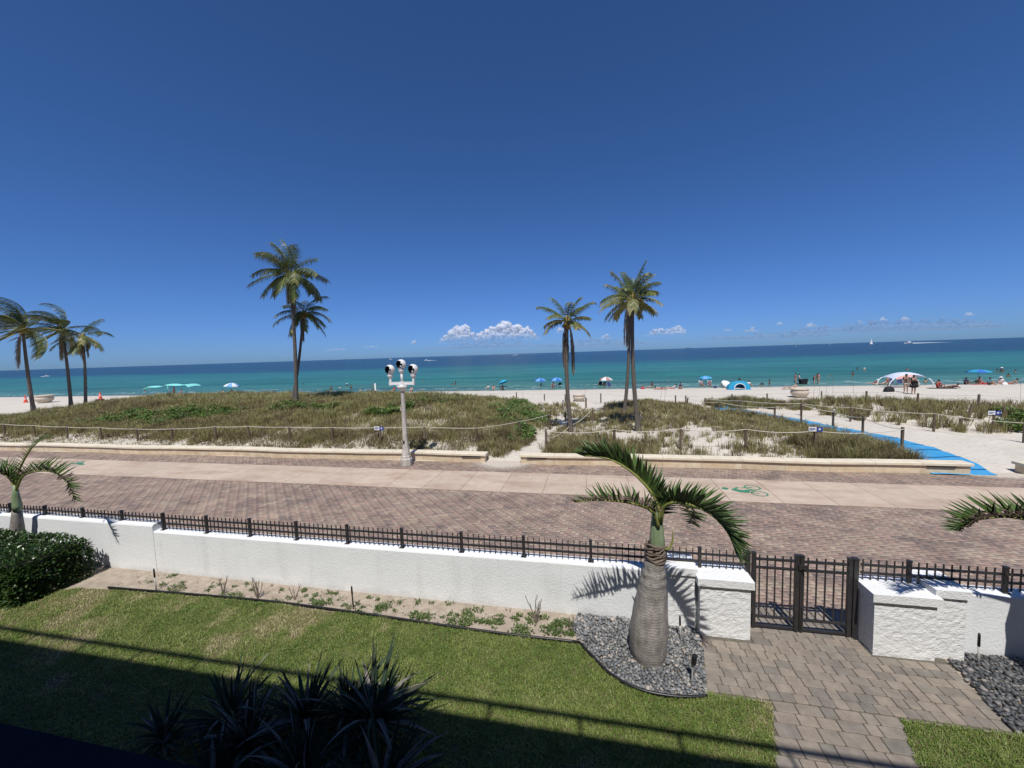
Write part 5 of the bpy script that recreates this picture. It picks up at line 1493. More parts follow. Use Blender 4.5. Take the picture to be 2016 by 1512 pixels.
# ================================================================== ON THE BEACH
# ---- people
SKIN_BAKE = []
def skin_obj(name, verts, edges, m, parent=None, root=0):
    bm = bmesh.new(); lay = bm.verts.layers.skin.verify()
    vs = []
    for i, (p_, r_) in enumerate(verts):
        v = bm.verts.new(p_); v[lay].radius = (r_, r_) if not isinstance(r_, tuple) else r_; v[lay].use_root = (i == root); vs.append(v)
    for a, b_ in edges: bm.edges.new((vs[a], vs[b_]))
    me = bpy.data.meshes.new(name); bm.to_mesh(me); bm.free()
    me.materials.append(m)
    o = bpy.data.objects.new(name, me); COL.objects.link(o)
    if parent: o.parent = parent
    sm = o.modifiers.new('skin', 'SKIN'); sm.use_smooth_shade = True
    ss = o.modifiers.new('sub', 'SUBSURF'); ss.levels = 1; ss.render_levels = 1
    SKIN_BAKE.append(o)
    return o
def pose(kind, r):
    j = r.uniform
    if kind in ('stand', 'wade'):
        return dict(pel=(0, 0, .95), wai=(0, .01, 1.12), che=(0, 0, 1.32), nb=(0, -.01, 1.46), nk=(0, 0, 1.52), h0=(0, .02, 1.58), h1=(0, .02, 1.68),
                    sh=(.17, 0, 1.42), el=(.24, -.02, 1.15), wr=(.24 + j(-.06, .04), .10, .94), ha=(.24, .14, .86), hi=(.09, 0, .90), kn=(.10, .03, .50), an=(.10, -.02, .09), to=(.12, .12, .04), dy=j(-.08, .08))
    if kind == 'bend':
        return dict(pel=(0, -.1, .93), wai=(0, 0, 1.08), che=(0, .15, 1.24), nb=(0, .24, 1.34), nk=(0, .28, 1.38), h0=(0, .33, 1.42), h1=(0, .38, 1.50),
                    sh=(.17, .2, 1.30), el=(.22, .30, 1.05), wr=(.2, .42, .86), ha=(.18, .46, .80), hi=(.09, -.1, .88), kn=(.11, .0, .48), an=(.11, -.08, .09), to=(.12, .06, .04), dy=j(-.1, .1))
    if kind == 'sit':
        return dict(pel=(0, 0, .36), wai=(0, -.05, .52), che=(0, -.11, .74), nb=(0, -.13, .88), nk=(0, -.12, .93), h0=(0, -.09, 1.0), h1=(0, -.07, 1.1),
                    sh=(.17, -.12, .84), el=(.25, .0, .60), wr=(.2, .20, .55), ha=(.18, .28, .55), hi=(.09, .03, .34), kn=(.13, .42, .46), an=(.13, .52, .09), to=(.14, .64, .05), dy=.02)
    if kind == 'ground':
        return dict(pel=(0, 0, .12), wai=(0, -.02, .28), che=(0, .0, .48), nb=(0, .03, .62), nk=(0, .05, .67), h0=(0, .09, .73), h1=(0, .11, .83),
                    sh=(.17, .02, .58), el=(.24, .16, .38), wr=(.16, .36, .40), ha=(.12, .42, .40), hi=(.09, .04, .11), kn=(.13, .42, .40), an=(.12, .66, .08), to=(.13, .78, .04), dy=.05)
    if kind == 'recline':
        return dict(pel=(0, 0, .14), wai=(0, -.14, .20), che=(0, -.32, .33), nb=(0, -.44, .43), nk=(0, -.48, .48), h0=(0, -.52, .55), h1=(0, -.56, .64),
                    sh=(.17, -.40, .40), el=(.28, -.45, .18), wr=(.26, -.30, .06), ha=(.25, -.22, .05), hi=(.09, .06, .13), kn=(.12, .46, .24), an=(.12, .86, .08), to=(.13, .94, .14), dy=.06)
    if kind == 'prone':
        return dict(pel=(0, 0, .14), wai=(0, -.18, .13), che=(0, -.38, .16), nb=(0, -.52, .22), nk=(0, -.56, .26), h0=(0, -.62, .32), h1=(0, -.68, .38),
                    sh=(.18, -.48, .18), el=(.26, -.66, .07), wr=(.1, -.80, .07), ha=(.04, -.86, .07), hi=(.09, .06, .12), kn=(.11, .48, .09), an=(.1, .90, .08), to=(.1, 1.02, .05), dy=.03)
def person(p_, kind, rotz, label, skin, top=None, bottom=None, hair=(.03, .02, .015), hgt=1.7, seed=0, hat=None, dress=False, group=None, stout=1.0, longhair=False):
    r = random.Random(seed + 300)
    J = pose(kind, r)
    s = hgt / 1.7
    def K(n, m=1): return Vector((J[n][0] * m, J[n][1], J[n][2]))
    dy = Vector((0, J['dy'], 0))
    V = [(K('pel'), .125 * stout), (K('wai'), .115 * stout), (K('che'), .135 * stout), (K('nb'), .075), (K('nk'), .05), (K('h0'), .078), (K('h1'), .085)]
    E_ = [(i, i + 1) for i in range(6)]
    for m in (-1, 1):
        b_ = len(V)
        V += [(K('sh', m), .06), (K('el', m), .043), (K('wr', m), .03), (K('ha', m), (.038, .018)), (K('ha', m) + Vector((0, .02, -.05)), (.03, .012))]
        E_ += [(2, b_), (b_, b_ + 1), (b_ + 1, b_ + 2), (b_ + 2, b_ + 3), (b_ + 3, b_ + 4)]
        b_ = len(V)
        o_ = dy * m
        V += [(K('hi', m), .09 * stout), ((K('hi', m) + K('kn', m) + o_) / 2, .078 * stout), (K('kn', m) + o_, .058), (K('kn', m) * .45 + K('an', m) * .55 + o_, .055), (K('an', m) + o_, .036), (K('to', m) + o_, (.045, .03))]
        E_ += [(0, b_), (b_, b_ + 1), (b_ + 1, b_ + 2), (b_ + 2, b_ + 3), (b_ + 3, b_ + 4), (b_ + 4, b_ + 5)]
    V = [(v * s, (tuple(x * s for x in rr_) if isinstance(rr_, tuple) else rr_ * s)) for v, rr_ in V]
    o = skin_obj('person', V, E_, skin)
    o.location = p_; o.rotation_euler = (0, 0, rotz)
    tag(o, label, 'person', group)
    M_ = lambda c, n: mat(n + '_%d_%d_%d' % tuple(int(x * 255) for x in c), c, rough=.85, var=.2, scale=9)
    if top:
        W_ = [(K('pel') + Vector((0, 0, .06)) * (kind in ('stand', 'wade')), .135 * stout), (K('wai'), .13 * stout), (K('che'), .15 * stout), (K('nb'), .08)]
        Es = [(0, 1), (1, 2), (2, 3)]
        for m in (-1, 1):
            b_ = len(W_); W_ += [(K('sh', m), .075), (K('sh', m).lerp(K('el', m), .6), .062)]; Es += [(2, b_), (b_, b_ + 1)]
        skin_obj('shirt', [(a * s, b_ * s) for a, b_ in W_], Es, M_(top, 'cloth'), o, 1)
    if bottom:
        if dress:
            W_ = [(K('wai'), .14 * stout), (K('pel'), .19 * stout), (K('pel').lerp((K('kn') + K('kn', -1)) / 2, .45), .22 * stout), (K('pel').lerp((K('kn') + K('kn', -1)) / 2, .9), .235 * stout)]
            Es = [(0, 1), (1, 2), (2, 3)]
        else:
            W_ = [(K('wai').lerp(K('pel'), .6), .128 * stout), (K('pel'), .142 * stout)]; Es = [(0, 1)]
            for m in (-1, 1):
                b_ = len(W_); W_ += [(K('hi', m), .105 * stout), (K('hi', m).lerp(K('kn', m) + dy * m, .5), .095 * stout)]; Es += [(1, b_), (b_, b_ + 1)]
        skin_obj('dress' if dress else 'shorts', [(a * s, b_ * s) for a, b_ in W_], Es, M_(bottom, 'cloth'), o, 1)
    hd = (K('h0') + K('h1')) / 2 * s
    q = MB(); q.ball(hd + Vector((0, -.018, .028)) * s, .098 * s, 8, (1, 1.05, 1.08))
    if longhair: q.ball(hd + Vector((0, -.06, -.10)) * s, .09 * s, 7, (1, .7, 1.6))
    q.build('hair', M_(hair, 'hair'), o, smooth=True)
    # face: eyes, nose, mouth line
    f = Vector((0, 1, 0)); q = MB(); q.leaf(hd + Vector((0, .075, .02)) * s, (0, .3, -1), (0, 1, 0), .05 * s, .03 * s, 0, 2); q.build('nose', skin, o)
    if hat:
        q = MB(); q.lathe([(.19, .03), (.12, .06), (.115, .12), (.07, .15), (0, .155)], 12, hd * 1.0); q.build('hat', M_(hat, 'hat'), o, smooth=True)
    return o
SK1 = mat('skin_light', (.50, .31, .22), rough=.55, var=.1)
SK2 = mat('skin_tan', (.36, .20, .13), rough=.55, var=.1)
SK3 = mat('skin_brown', (.16, .085, .055), rough=.55, var=.1)
BLK, NAV, RED, WHT, GRY, TEAL = (.012, .012, .014), (.02, .03, .09), (.42, .03, .035), (.72, .72, .70), (.12, .12, .13), (.02, .2, .25)
og = on_ground
person(og(1783, 773), 'stand', 2.6, 'standing woman in dark top and pale shorts near the arched sunshade', SK2, (.05, .03, .035), (.62, .55, .5), seed=1, stout=1.15, hgt=1.72, longhair=True)
person(og(1798, 776), 'stand', 3.0, 'standing person in a loose black dress near the arched sunshade', SK2, BLK, BLK, seed=2, stout=1.25, hgt=1.72, dress=True, longhair=True)
person(og(1566, 758), 'stand', 1.2, 'standing person in black shorts and red top at the waterline', SK1, (.40, .06, .07), BLK, seed=3, stout=1.2)
person(og(1573, 758.5), 'stand', -1.9, 'standing person in a white top beside the person in red', SK2, (.6, .55, .5), GRY, seed=4, hgt=1.62)
person(og(1603, 758), 'bend', -1.4, 'person in black bending forward at the waterline', SK1, BLK, BLK, seed=5, stout=1.1)
person(og(1611, 758), 'stand', 1.7, 'person in pink swimwear standing at the waterline', SK1, (.45, .25, .22), (.4, .2, .18), seed=6, stout=1.15)
# ---- beach furniture builders
def cloth(name, c, c2=None): return mat(name, c, rough=.8, col2=c2, scale=3, var=.12)
M_ALU = mat('aluminium_pole', (.55, .55, .55), rough=.4, metal=.6)
def umbrella(p_, label, cols, r_=.95, h=2.0, tilt=(0, 0), group=None, flat=.42):
    t = thing('beach_umbrella', label, 'umbrella', p_, 0, group)
    tip = Vector((tilt[0], tilt[1], h))
    q = MB(); q.tube([(0, 0, -.2), (0, 0, h * .55), tip * .99], .02, 6); pole = q.build('pole', M_ALU, t)
    ax = (tip - Vector((0, 0, h * .55))).normalized(); rot = Vector((0, 0, 1)).rotation_difference(ax).to_matrix()
    n = 8
    for k in range(n):
        q = MB(); vs = []
        for i in range(5):
            f = i / 4; rr_ = r_ * f
            for j_ in range(4):
                a = 2 * PI * (k + j_ / 3) / n
                sag = (1 - .06 * math.sin(PI * j_ / 3) * f)
                z = flat * r_ * (math.cos(f * 1.25) - 1) / (1 - math.cos(1.25)) - .0
                vs.append(tip + rot @ Vector((rr_ * sag * math.cos(a), rr_ * sag * math.sin(a), z)))
        for j_ in range(4):
            a = 2 * PI * (k + j_ / 3) / n; b0 = vs[16 + j_]; vs.append(b0 + rot @ Vector((0, 0, -.10)))
        q.add(vs, [(i * 4 + j_, i * 4 + j_ + 1, (i + 1) * 4 + j_ + 1, (i + 1) * 4 + j_) for i in range(5) for j_ in range(3)])
        q.build('canopy_panel', cols[k % len(cols)], t, smooth=True)
    q = MB(); q.tube([tip, tip + ax * .08], [.025, .008], 6); q.build('finial', M_WHITE, t)
def chair(p_, rotz, label, m, group='folding beach chairs'):
    t = thing('beach_chair', label, 'chair', p_, rotz, group)
    q = MB(); q.add([(-.26, -.05, .26), (.26, -.05, .26), (.26, .42, .30), (-.26, .42, .30)], [(0, 1, 2, 3)]); q.add([(x, y, z - .02) for x, y, z in q.v[:4]], [(3, 2, 1, 0)]); q.build('seat', m, t)
    q = MB(); q.add([(-.26, -.06, .27), (.26, -.06, .27), (.26, -.36, .92), (-.26, -.36, .92)], [(0, 1, 2, 3)]); q.add([(x, y - .02, z) for x, y, z in q.v[:4]], [(3, 2, 1, 0)]); q.build('backrest', m, t)
    for m_ in (-1, 1):
        q = MB(); q.tube([(m_ * .28, .45, 0), (m_ * .28, -.05, .26), (m_ * .28, -.37, .94)], .014, 5); q.tube([(m_ * .28, -.35, 0), (m_ * .28, .40, .30)], .014, 5); q.tube([(m_ * .28, -.17, .5), (m_ * .28, .30, .50)], .018, 5); q.build('side_frame', M_ALU, t)
def towel(p_, rotz, label, m, w=.85, l=1.7):
    q = MB(); nx_, ny_ = 5, 9
    q.add([((i / nx_ - .5) * w, (j_ / ny_ - .5) * l, .02 + .015 * math.sin(i * 2.1 + j_ * 1.3)) for j_ in range(ny_ + 1) for i in range(nx_ + 1)],
          [(j_ * (nx_ + 1) + i, j_ * (nx_ + 1) + i + 1, (j_ + 1) * (nx_ + 1) + i + 1, (j_ + 1) * (nx_ + 1) + i) for j_ in range(ny_) for i in range(nx_)])
    o = q.build('beach_towel', m, smooth=True, loc=p_, rotz=rotz); tag(o, label, 'towel')
def bag(p_, rotz, label, m, sc=1.0):
    t = thing('beach_bag', label, 'bag', p_, rotz)
    q = MB(); q.ball((0, 0, .04 * sc), .27 * sc, 10, (1.3, .85, 1.15)); q.v = [(x, y, max(z, 0)) for x, y, z in q.v]; q.build('bag_body', m, t, smooth=True)
    q = MB(); q.tube([(-.16 * sc, 0, .3 * sc), (-.1 * sc, .02, .46 * sc), (.1 * sc, .02, .46 * sc), (.16 * sc, 0, .3 * sc)], .018, 5); q.build('handle', m, t)
C_BLUE, C_LBLUE, C_CYAN, C_WHITE, C_PINK = cloth('canvas_blue', (.035, .15, .50)), cloth('canvas_light_blue', (.16, .36, .68)), cloth('canvas_cyan', (.03, .33, .52)), cloth('canvas_white', (.72, .72, .70)), cloth('canvas_pink', (.42, .22, .20))
C_NAVY, C_RED, C_BLK, C_CORAL, C_TEALF = cloth('canvas_navy', (.02, .035, .12)), cloth('canvas_red', (.38, .03, .04)), cloth('canvas_black', (.014, .014, .016)), cloth('canvas_coral', (.66, .36, .30)), cloth('canvas_aqua', (.25, .72, .66))
C_PALEB = cloth('canvas_pale_blue', (.60, .65, .76))
umbrella(og(458, 774), 'blue and white striped beach umbrella beyond the grassy dune', [C_LBLUE, C_WHITE], 1.35, 2.0, (.1, 0))
umbrella(og(992, 766), 'small tilted cyan beach umbrella by the waterline', [C_CYAN], .85, 1.5, (-.25, .1))
umbrella(og(1064, 764), 'bright blue beach umbrella over an empty folding chair', [C_BLUE, C_LBLUE], 1.05, 1.75)
umbrella(og(1096, 764), 'bright blue beach umbrella over a seated person', [C_BLUE, C_LBLUE], 1.05, 1.8)
umbrella(og(1193, 763), 'faded pink and white beach umbrella over dark chairs', [C_PINK, C_WHITE], 1.08, 1.75)
umbrella(og(1389, 761), 'cyan beach umbrella over two seated people', [C_CYAN, C_LBLUE], .9, 1.6, (0, -.05), flat=.3)
umbrella(og(1925, 752), 'flat blue beach umbrella over people lying on red towels', [C_CYAN, C_BLUE], 1.25, 1.75, flat=.22)
umbrella(og(1430, 763), 'white beach umbrella laid low beside the blue pop-up tent', [C_WHITE], .75, .75, (.25, -.25), flat=.6)
chair(og(1063, 765), 2.2, 'black folding chair under the blue umbrella', C_BLK)
chair(og(1089, 766), 3.0, 'dark folding chair with a person beside the blue umbrella', C_BLK); person(og(1089, 766) + Vector((0, 0, 0)), 'sit', 3.0, 'person in dark clothes seated under the blue umbrella', SK2, GRY, BLK, seed=11)
chair(og(1101, 764), 2.6, 'navy folding chair right of the seated person', C_NAVY)
for i, (x, y, c, lab) in enumerate([(1181, 763, C_BLK, 'black folding chair left of the pink umbrella pole'), (1190, 763.5, C_BLK, 'black folding chair under the pink umbrella'), (1200, 764, C_NAVY, 'navy folding chair right of the pink umbrella pole')]): chair(og(x, y), PI + .4 * (i - 1), lab, c)
person(og(1181, 763), 'sit', PI - .4, 'person in black seated left of the pink umbrella pole', SK3, BLK, BLK, seed=12)
chair(og(1381, 762), PI + .2, 'grey folding chair left of the cyan umbrella pole', C_PALEB); person(og(1381, 762), 'sit', PI + .2, 'person seated left of the cyan umbrella pole', SK2, (.3, .25, .25), BLK, seed=13)
chair(og(1397, 762), PI - .2, 'grey folding chair right of the cyan umbrella pole', C_PALEB); person(og(1397, 762), 'sit', PI - .2, 'person seated right of the cyan umbrella pole', SK2, (.2, .15, .15), BLK, seed=14)
person(og(990, 768), 'ground', 2.9, 'person in dark swimwear sitting under the small cyan umbrella', SK3, BLK, BLK, seed=15)
person(og(972, 768), 'ground', 3.4, 'person sitting on the sand left of the small cyan umbrella', SK1, None, BLK, seed=16)
person(og(962, 767), 'ground', 2.6, 'person in white sitting apart left of the small cyan umbrella', SK1, WHT, GRY, seed=17)
person(og(777, 771), 'ground', 2.9, 'person in red sitting by the water beyond the lamp post', SK1, RED, BLK, seed=18)
person(og(811, 771), 'ground', 3.3, 'person in pale clothes sitting by the water beyond the lamp post', SK1, (.5, .35, .3), GRY, seed=19)
person(og(1284, 762), 'ground', 3.0, 'person sitting upright on the sand between the palms and the cyan umbrella', SK3, None, BLK, seed=20)
person(og(1275, 764), 'prone', 1.6, 'tanned person lying face down behind the leaning palms', SK2, None, RED, seed=21)
person(og(1300, 766), 'prone', -1.4, 'person in red lying on the sand behind the sparse dune', SK1, None, RED, seed=22)
person(og(1322, 766), 'recline', 1.3, 'person in white top reclining on the sand behind the sparse dune', SK1, (.6, .5, .5), RED, seed=23)
towel(og(1250, 767), 1.4, 'white towel spread on the sand behind the leaning palms', C_WHITE)
towel(og(1300, 767), 1.4, 'pink towel under the person in red', C_PINK)
person(og(1424, 761), 'ground', 2.6, 'person in black sitting left of the white umbrella', SK3, BLK, BLK, seed=24)
person(og(1455, 757), 'sit', 2.6, 'person seated behind the blue pop-up tent', SK3, BLK, BLK, seed=25)
person(og(1474, 761), 'ground', 3.5, 'person in white swimwear sitting right of the blue pop-up tent', SK2, WHT, WHT, seed=26)
bag(og(1500, 760), 0, 'dark beach bag near the waterline right of the pop-up tent', C_BLK, 1.2)
person(og(1558, 766), 'recline', 1.5, 'person lying on the sand left of the round planter', SK1, None, RED, seed=27)
towel(og(1558, 767), 1.5, 'brown towel under the person by the round planter', cloth('towel_brown', (.25, .17, .12)))
# wagon beside the pair
p_ = og(1581, 759)
t = thing('beach_wagon', 'black folding beach wagon beside the two standing people', 'wagon', p_, .2)
q = MB(); q.add([(-.4, -.25, .25), (.4, -.25, .25), (.4, .25, .25), (-.4, .25, .25), (-.5, -.3, .85), (.5, -.3, .95), (.5, .3, .95), (-.5, .3, .85)], [(3, 2, 1, 0), (0, 1, 5, 4), (1, 2, 6, 5), (2, 3, 7, 6), (3, 0, 4, 7)]); q.build('tub', C_BLK, t)
for x in (-.33, .33):
    for y in (-.28, .28):
        q = MB(); q.tube([(x, y - .04, .13), (x, y + .04, .13)], .13, 10); q.build('wheel', M_BLK, t)
q = MB(); q.tube([(-.5, 0, .4), (-.85, 0, .95)], .015, 5); q.build('pull_handle', M_BLK, t)
# blue pop-up tent
p_ = og(1452, 766)
t = thing('pop_up_tent', 'low blue pop-up beach tent with white trim', 'tent', p_, .05)
n = 14; q = MB(); vs = []
for i in range(n + 1):
    a = PI * i / n
    for j_ in range(7):
        b_ = .5 * PI * j_ / 6
        x = 1.25 * math.cos(a); z = 1.05 * math.sin(a) ** .8; y = -.6 + 1.5 * math.sin(b_); sh_ = math.cos(b_) ** .6
        vs.append((x * (.55 + .45 * sh_), y, z * (.06 + .94 * sh_)))
q.add(vs, [(i * 7 + j_, i * 7 + j_ + 1, (i + 1) * 7 + j_ + 1, (i + 1) * 7 + j_) for i in range(n) for j_ in range(6)]); q.build('shell', C_CYAN, t, smooth=True)
q = MB(); q.add([(1.25 * math.cos(PI * i / n), -.6, 1.05 * math.sin(PI * i / n) ** .8) for i in range(n + 1)] + [(.62 * math.cos(PI * i / n), -.66, .72 * math.sin(PI * i / n) ** .8) for i in range(n + 1)], [(i, i + 1, n + 2 + i, n + 1 + i) for i in range(n)]); q.build('front_panel', C_CYAN, t)
q = MB(); q.tube([(.62 * math.cos(PI * i / n), -.68, .72 * math.sin(PI * i / n) ** .8) for i in range(n + 1)], .05, 5); q.build('trim', C_WHITE, t)
q = MB(); q.add([(-1.3, -.6, .02), (1.3, -.6, .02), (1.1, -1.2, .03), (-1.1, -1.2, .03)], [(0, 1, 2, 3)]); q.build('ground_flap', C_CYAN, t)
# arched sunshade on the right
p_ = og(1780, 762)
t = thing('arched_sunshade', 'white and coral arched beach sunshade with curved legs', 'sunshade', p_, -.12)
def arch(q, x0, x1, y0, y1, h, f0, f1, n=14, m_=6):
    vs = []
    for i in range(n + 1):
        f = f0 + (f1 - f0) * i / n; a = PI * f
        x = (x0 + x1) / 2 - (x1 - x0) / 2 * math.cos(a); z = h * math.sin(a) ** .75
        for j_ in range(m_ + 1):
            g = j_ / m_; y = y0 + (y1 - y0) * g
            vs.append((x, y, z * (.86 + .14 * math.sin(PI * g))))
    q.add(vs, [(i * (m_ + 1) + j_, i * (m_ + 1) + j_ + 1, (i + 1) * (m_ + 1) + j_ + 1, (i + 1) * (m_ + 1) + j_) for i in range(n) for j_ in range(m_)])
q = MB(); arch(q, -1.95, 1.95, -1.2, 1.2, 1.72, .20, .80); q.build('canopy', C_PALEB, t, smooth=True)
q = MB(); vs = [(-1.45, -1.22, 1.12), (-.8, -1.22, 1.42), (.05, -1.22, 1.52), (.2, -1.6, 1.34), (-.6, -1.7, 1.18), (-1.5, -1.65, 1.0)]; q.add(vs, [(0, 1, 4, 5), (1, 2, 3, 4)]); q.build('coral_flap', C_CORAL, t)
for y in (-1.2, 1.2):
    for sg in (-1, 1):
        q = MB(); q.tube([(sg * 1.95 * math.cos(PI * f), y, 1.72 * .86 * max(0, math.sin(PI * f)) ** .75) for f in np.linspace(0.001, .22, 7)], .06, 6); q.build('leg', C_WHITE, t, smooth=True)
q = MB(); q.tube([(-.2, -1.2, 1.46), (-.45, -1.25, 0)], .05, 6); q.build('strap', C_WHITE, t)
chair(og(1757, 759), PI + .3, 'navy folding chair under the left of the arched sunshade', C_NAVY); chair(og(1772, 759), PI - .2, 'navy folding chair under the middle of the arched sunshade', C_NAVY)
person(og(1747, 759), 'stand', 2.8, 'child standing at the left edge of the arched sunshade', SK2, None, RED, hgt=1.15, seed=28)
person(og(1718, 757), 'recline', 1.4, 'person in a white hat lying left of the arched sunshade', SK2, (.3, .05, .06), RED, seed=29, hat=WHT); towel(og(1720, 758), 1.5, 'dark red towel left of the arched sunshade', C_RED, 1.0, 2.2)
bag(og(1750, 771), .4, 'black bag lying alone on the open sand', C_BLK, 1.55)
person(og(1846, 764), 'ground', -1.3, 'person in a red top sitting and leaning over on the sand', SK2, RED, BLK, seed=30); person(og(1870, 763.5), 'prone', 1.5, 'tanned person lying down facing the sitter in red', SK3, (.1, .03, .03), BLK, seed=31)
towel(og(1856, 764.5), 1.5, 'black towel between the sitter in red and the lying person', C_BLK, .9, 2.4)
person(og(1916, 755), 'recline', 1.4, 'person in black reclining under the flat blue umbrella', SK3, BLK, BLK, seed=32); person(og(1928, 754), 'ground', 2.6, 'dark haired person sitting at the flat umbrella pole', SK2, (.3, .2, .2), BLK, seed=33)
towel(og(1937, 757), 1.5, 'red towel under the flat blue umbrella', C_RED, 1.1, 2.2); towel(og(1952, 756.5), 1.6, 'white towel beside the red towel', C_WHITE, .9, 1.5); towel(og(1908, 756), 1.5, 'black towel at the foot of the flat blue umbrella', C_BLK, .9, 1.9)
person(og(1938, 756.5), 'prone', -1.5, 'person in red lying on the red towel', SK2, RED, RED, seed=34)
person(og(1970, 756), 'ground', 2.4, 'person in white shirt and white cap sitting beyond the flat umbrella', SK1, WHT, NAV, seed=35, hat=WHT)
person(og(1901, 757), 'ground', 2.8, 'person in a dark shirt sitting left of the flat blue umbrella', SK3, NAV, BLK, seed=81); person(og(1947, 758), 'ground', 3.3, 'person in a teal top sitting by the white towel', SK2, TEAL, BLK, seed=82)
person(og(1988, 757), 'recline', 1.2, 'person in red shorts reclining beyond the white capped sitter', SK2, None, RED, seed=83); person(og(1736, 758), 'recline', 1.5, 'person stretched out beside the white hatted sunbather', SK1, None, NAV, seed=84)
person(og(1340, 766), 'ground', 2.7, 'person in navy sitting right of the two lying sunbathers', SK2, NAV, BLK, seed=85)
bag(og(1265, 766), .3, 'red beach bag behind the leaning palms', C_RED, .9); bag(og(1408, 764), .8, 'dark bag right of the cyan umbrella chairs', C_NAVY, .9); bag(og(1978, 758), .2, 'white beach bag beyond the flat blue umbrella', C_WHITE, .9)
# ---- aqua stretch shade far left, with its people
p_ = og(341, 781)
k_ = (p_ - CAM).dot(c_f); sx = k_ / F_PX
t = thing('stretch_sunshade', 'aqua stretch fabric sunshade on poles beyond the grassy dune', 'sunshade', p_, YAW)
def sail(q, x0, x1, zc, flip):
    n_, m_ = 12, 8; vs = []
    for i in range(n_ + 1):
        u_ = i / n_
        for j_ in range(m_ + 1):
            v_ = j_ / m_ * 2 - 1
            x = x0 + (x1 - x0) * u_
            half = 1.0 + .35 * abs(2 * u_ - 1)
            z = zc - .18 * math.sin(PI * u_) - .10 * v_ * v_ - (.9 * max(0, u_ - .88) / .12 * .5 if flip else .9 * max(0, .12 - u_) / .12 * .5)
            vs.append((x, v_ * half, z))
    q.add(vs, [(i * (m_ + 1) + j_, i * (m_ + 1) + j_ + 1, (i + 1) * (m_ + 1) + j_ + 1, (i + 1) * (m_ + 1) + j_) for i in range(n_) for j_ in range(m_)])
q = MB(); sail(q, -44 * sx, -1.2 * sx, 1.95, False); q.build('shade_cloth', C_TEALF, t, smooth=True)
q = MB(); sail(q, -.8 * sx, 44 * sx, 2.1, True); q.build('shade_cloth', C_TEALF, t, smooth=True)
for x, h in ((-38 * sx, 1.9), (-1 * sx, 2.05), (39 * sx, 2.05)):
    q = MB(); q.tube([(x, -.6, -.2), (x, -.6, h - .1)], .025, 6); q.build('pole', M_ALU, t)
q = MB(); q.add([(-1.5 * sx, -.7, 2.0), (1.5 * sx, -.7, 2.0), (.6 * sx, -.9, 1.3), (-1.2 * sx, -.9, 1.35)], [(0, 1, 2, 3)]); q.build('corner_tail', C_TEALF, t)
person(og(330, 786), 'ground', 3.0, 'person in dark clothes sitting on the sand left of the aqua sunshade pole', SK3, BLK, BLK, seed=36)
person(og(344, 782), 'stand', 2.9, 'person in dark red standing under the aqua sunshade', SK3, (.12, .02, .03), BLK, seed=37, hgt=1.6)
person(og(357, 779), 'sit', 2.2, 'person sitting on the cooler under the aqua sunshade', SK2, (.45, .3, .25), GRY, seed=38)
p_ = og(355, 783); t = thing('cooler_box', 'white cooler box under the aqua sunshade', 'cooler', p_, .1)
q = MB(); q.bevbox(-.85, .85, -.3, .3, .0, .42, .03); q.build('box', C_WHITE, t); q = MB(); q.bevbox(-.88, .88, -.33, .33, .421, .5, .03); q.build('lid', cloth('cooler_lid', (.6, .52, .45)), t)
person(og(440, 776), 'ground', 3.0, 'person sitting left of the striped umbrella', SK2, (.4, .3, .2), BLK, seed=39); person(og(457, 775), 'ground', 3.2, 'person in dark swimwear sitting under the striped umbrella', SK3, BLK, BLK, seed=40)
# ---- traffic cones, sign posts, planters
M_CONE = mat('cone_orange', (.75, .10, .06), rough=.5); 
def cone(px_, py_, h, label):
    t = thing('traffic_cone', label, 'cone', og(px_, py_))
    q = MB(); q.lathe([(.20 * h, .05 * h), (.04 * h, h)], 14); q.lathe([(.04 * h, h), (0, h)], 14); q.build('cone_body', M_CONE, t, smooth=True)
    q = MB(); q.box(-.27 * h, .27 * h, -.27 * h, .27 * h, 0, .05 * h); q.build('base', M_CONE, t)
    q = MB(); q.lathe([(.145 * h, .40 * h), (.095 * h, .66 * h)], 14); q.v = [(x * 1.03, y * 1.03, z) for x, y, z in q.v]; q.build('reflective_band', mat('cone_band', (.8, .35, .3), rough=.5), t, smooth=True)
cone(51, 793, 1.15, 'orange traffic cone on the sand left of the planter bowl')
cone(198, 786, 1.15, 'orange traffic cone standing behind the black box')
p_ = og(197, 791); t = thing('black_box', 'black crate on the sand in front of an orange cone', 'crate', p_, .1); q = MB(); q.bevbox(-.45, .45, -.25, .25, 0, .32, .02); q.build('crate_body', C_BLK, t); q = MB(); q.bevbox(-.47, .47, -.27, .27, .321, .37, .02); q.build('lid', C_BLK, t)
towel(og(188, 792), 1.2, 'white towel left of the black crate', C_WHITE, 1.0, 2.4); towel(og(212, 791), 1.0, 'white towel right of the black crate', C_WHITE, .8, 2.2)
M_URN = mat('cast_stone', (.60, .52, .42), rough=.85, col2=(.48, .40, .31), scale=4, bump=.3, bscale=30)
def planter(px_, py_, s_, label):
    t = thing('planter_bowl', label, 'planter', og(px_, py_))
    q = MB(); q.lathe([(.42 * s_, 0), (.46 * s_, .05 * s_), (.66 * s_, .28 * s_), (.74 * s_, .46 * s_), (.68 * s_, .62 * s_), (.62 * s_, .66 * s_)], 22); q.build('bowl', M_URN, t, smooth=True)
    q = MB(); q.lathe([(.62 * s_, .66 * s_), (.72 * s_, .70 * s_), (.76 * s_, .78 * s_), (.72 * s_, .84 * s_), (.58 * s_, .84 * s_), (.56 * s_, .72 * s_), (0, .72 * s_)], 22); q.build('rim', M_URN, t, smooth=True)
planter(88, 793, 1.35, 'round cast stone planter bowl on the open sand beside the windswept palms')
planter(1574, 782, 1.0, 'round cast stone planter bowl on the sand near the standing pair')
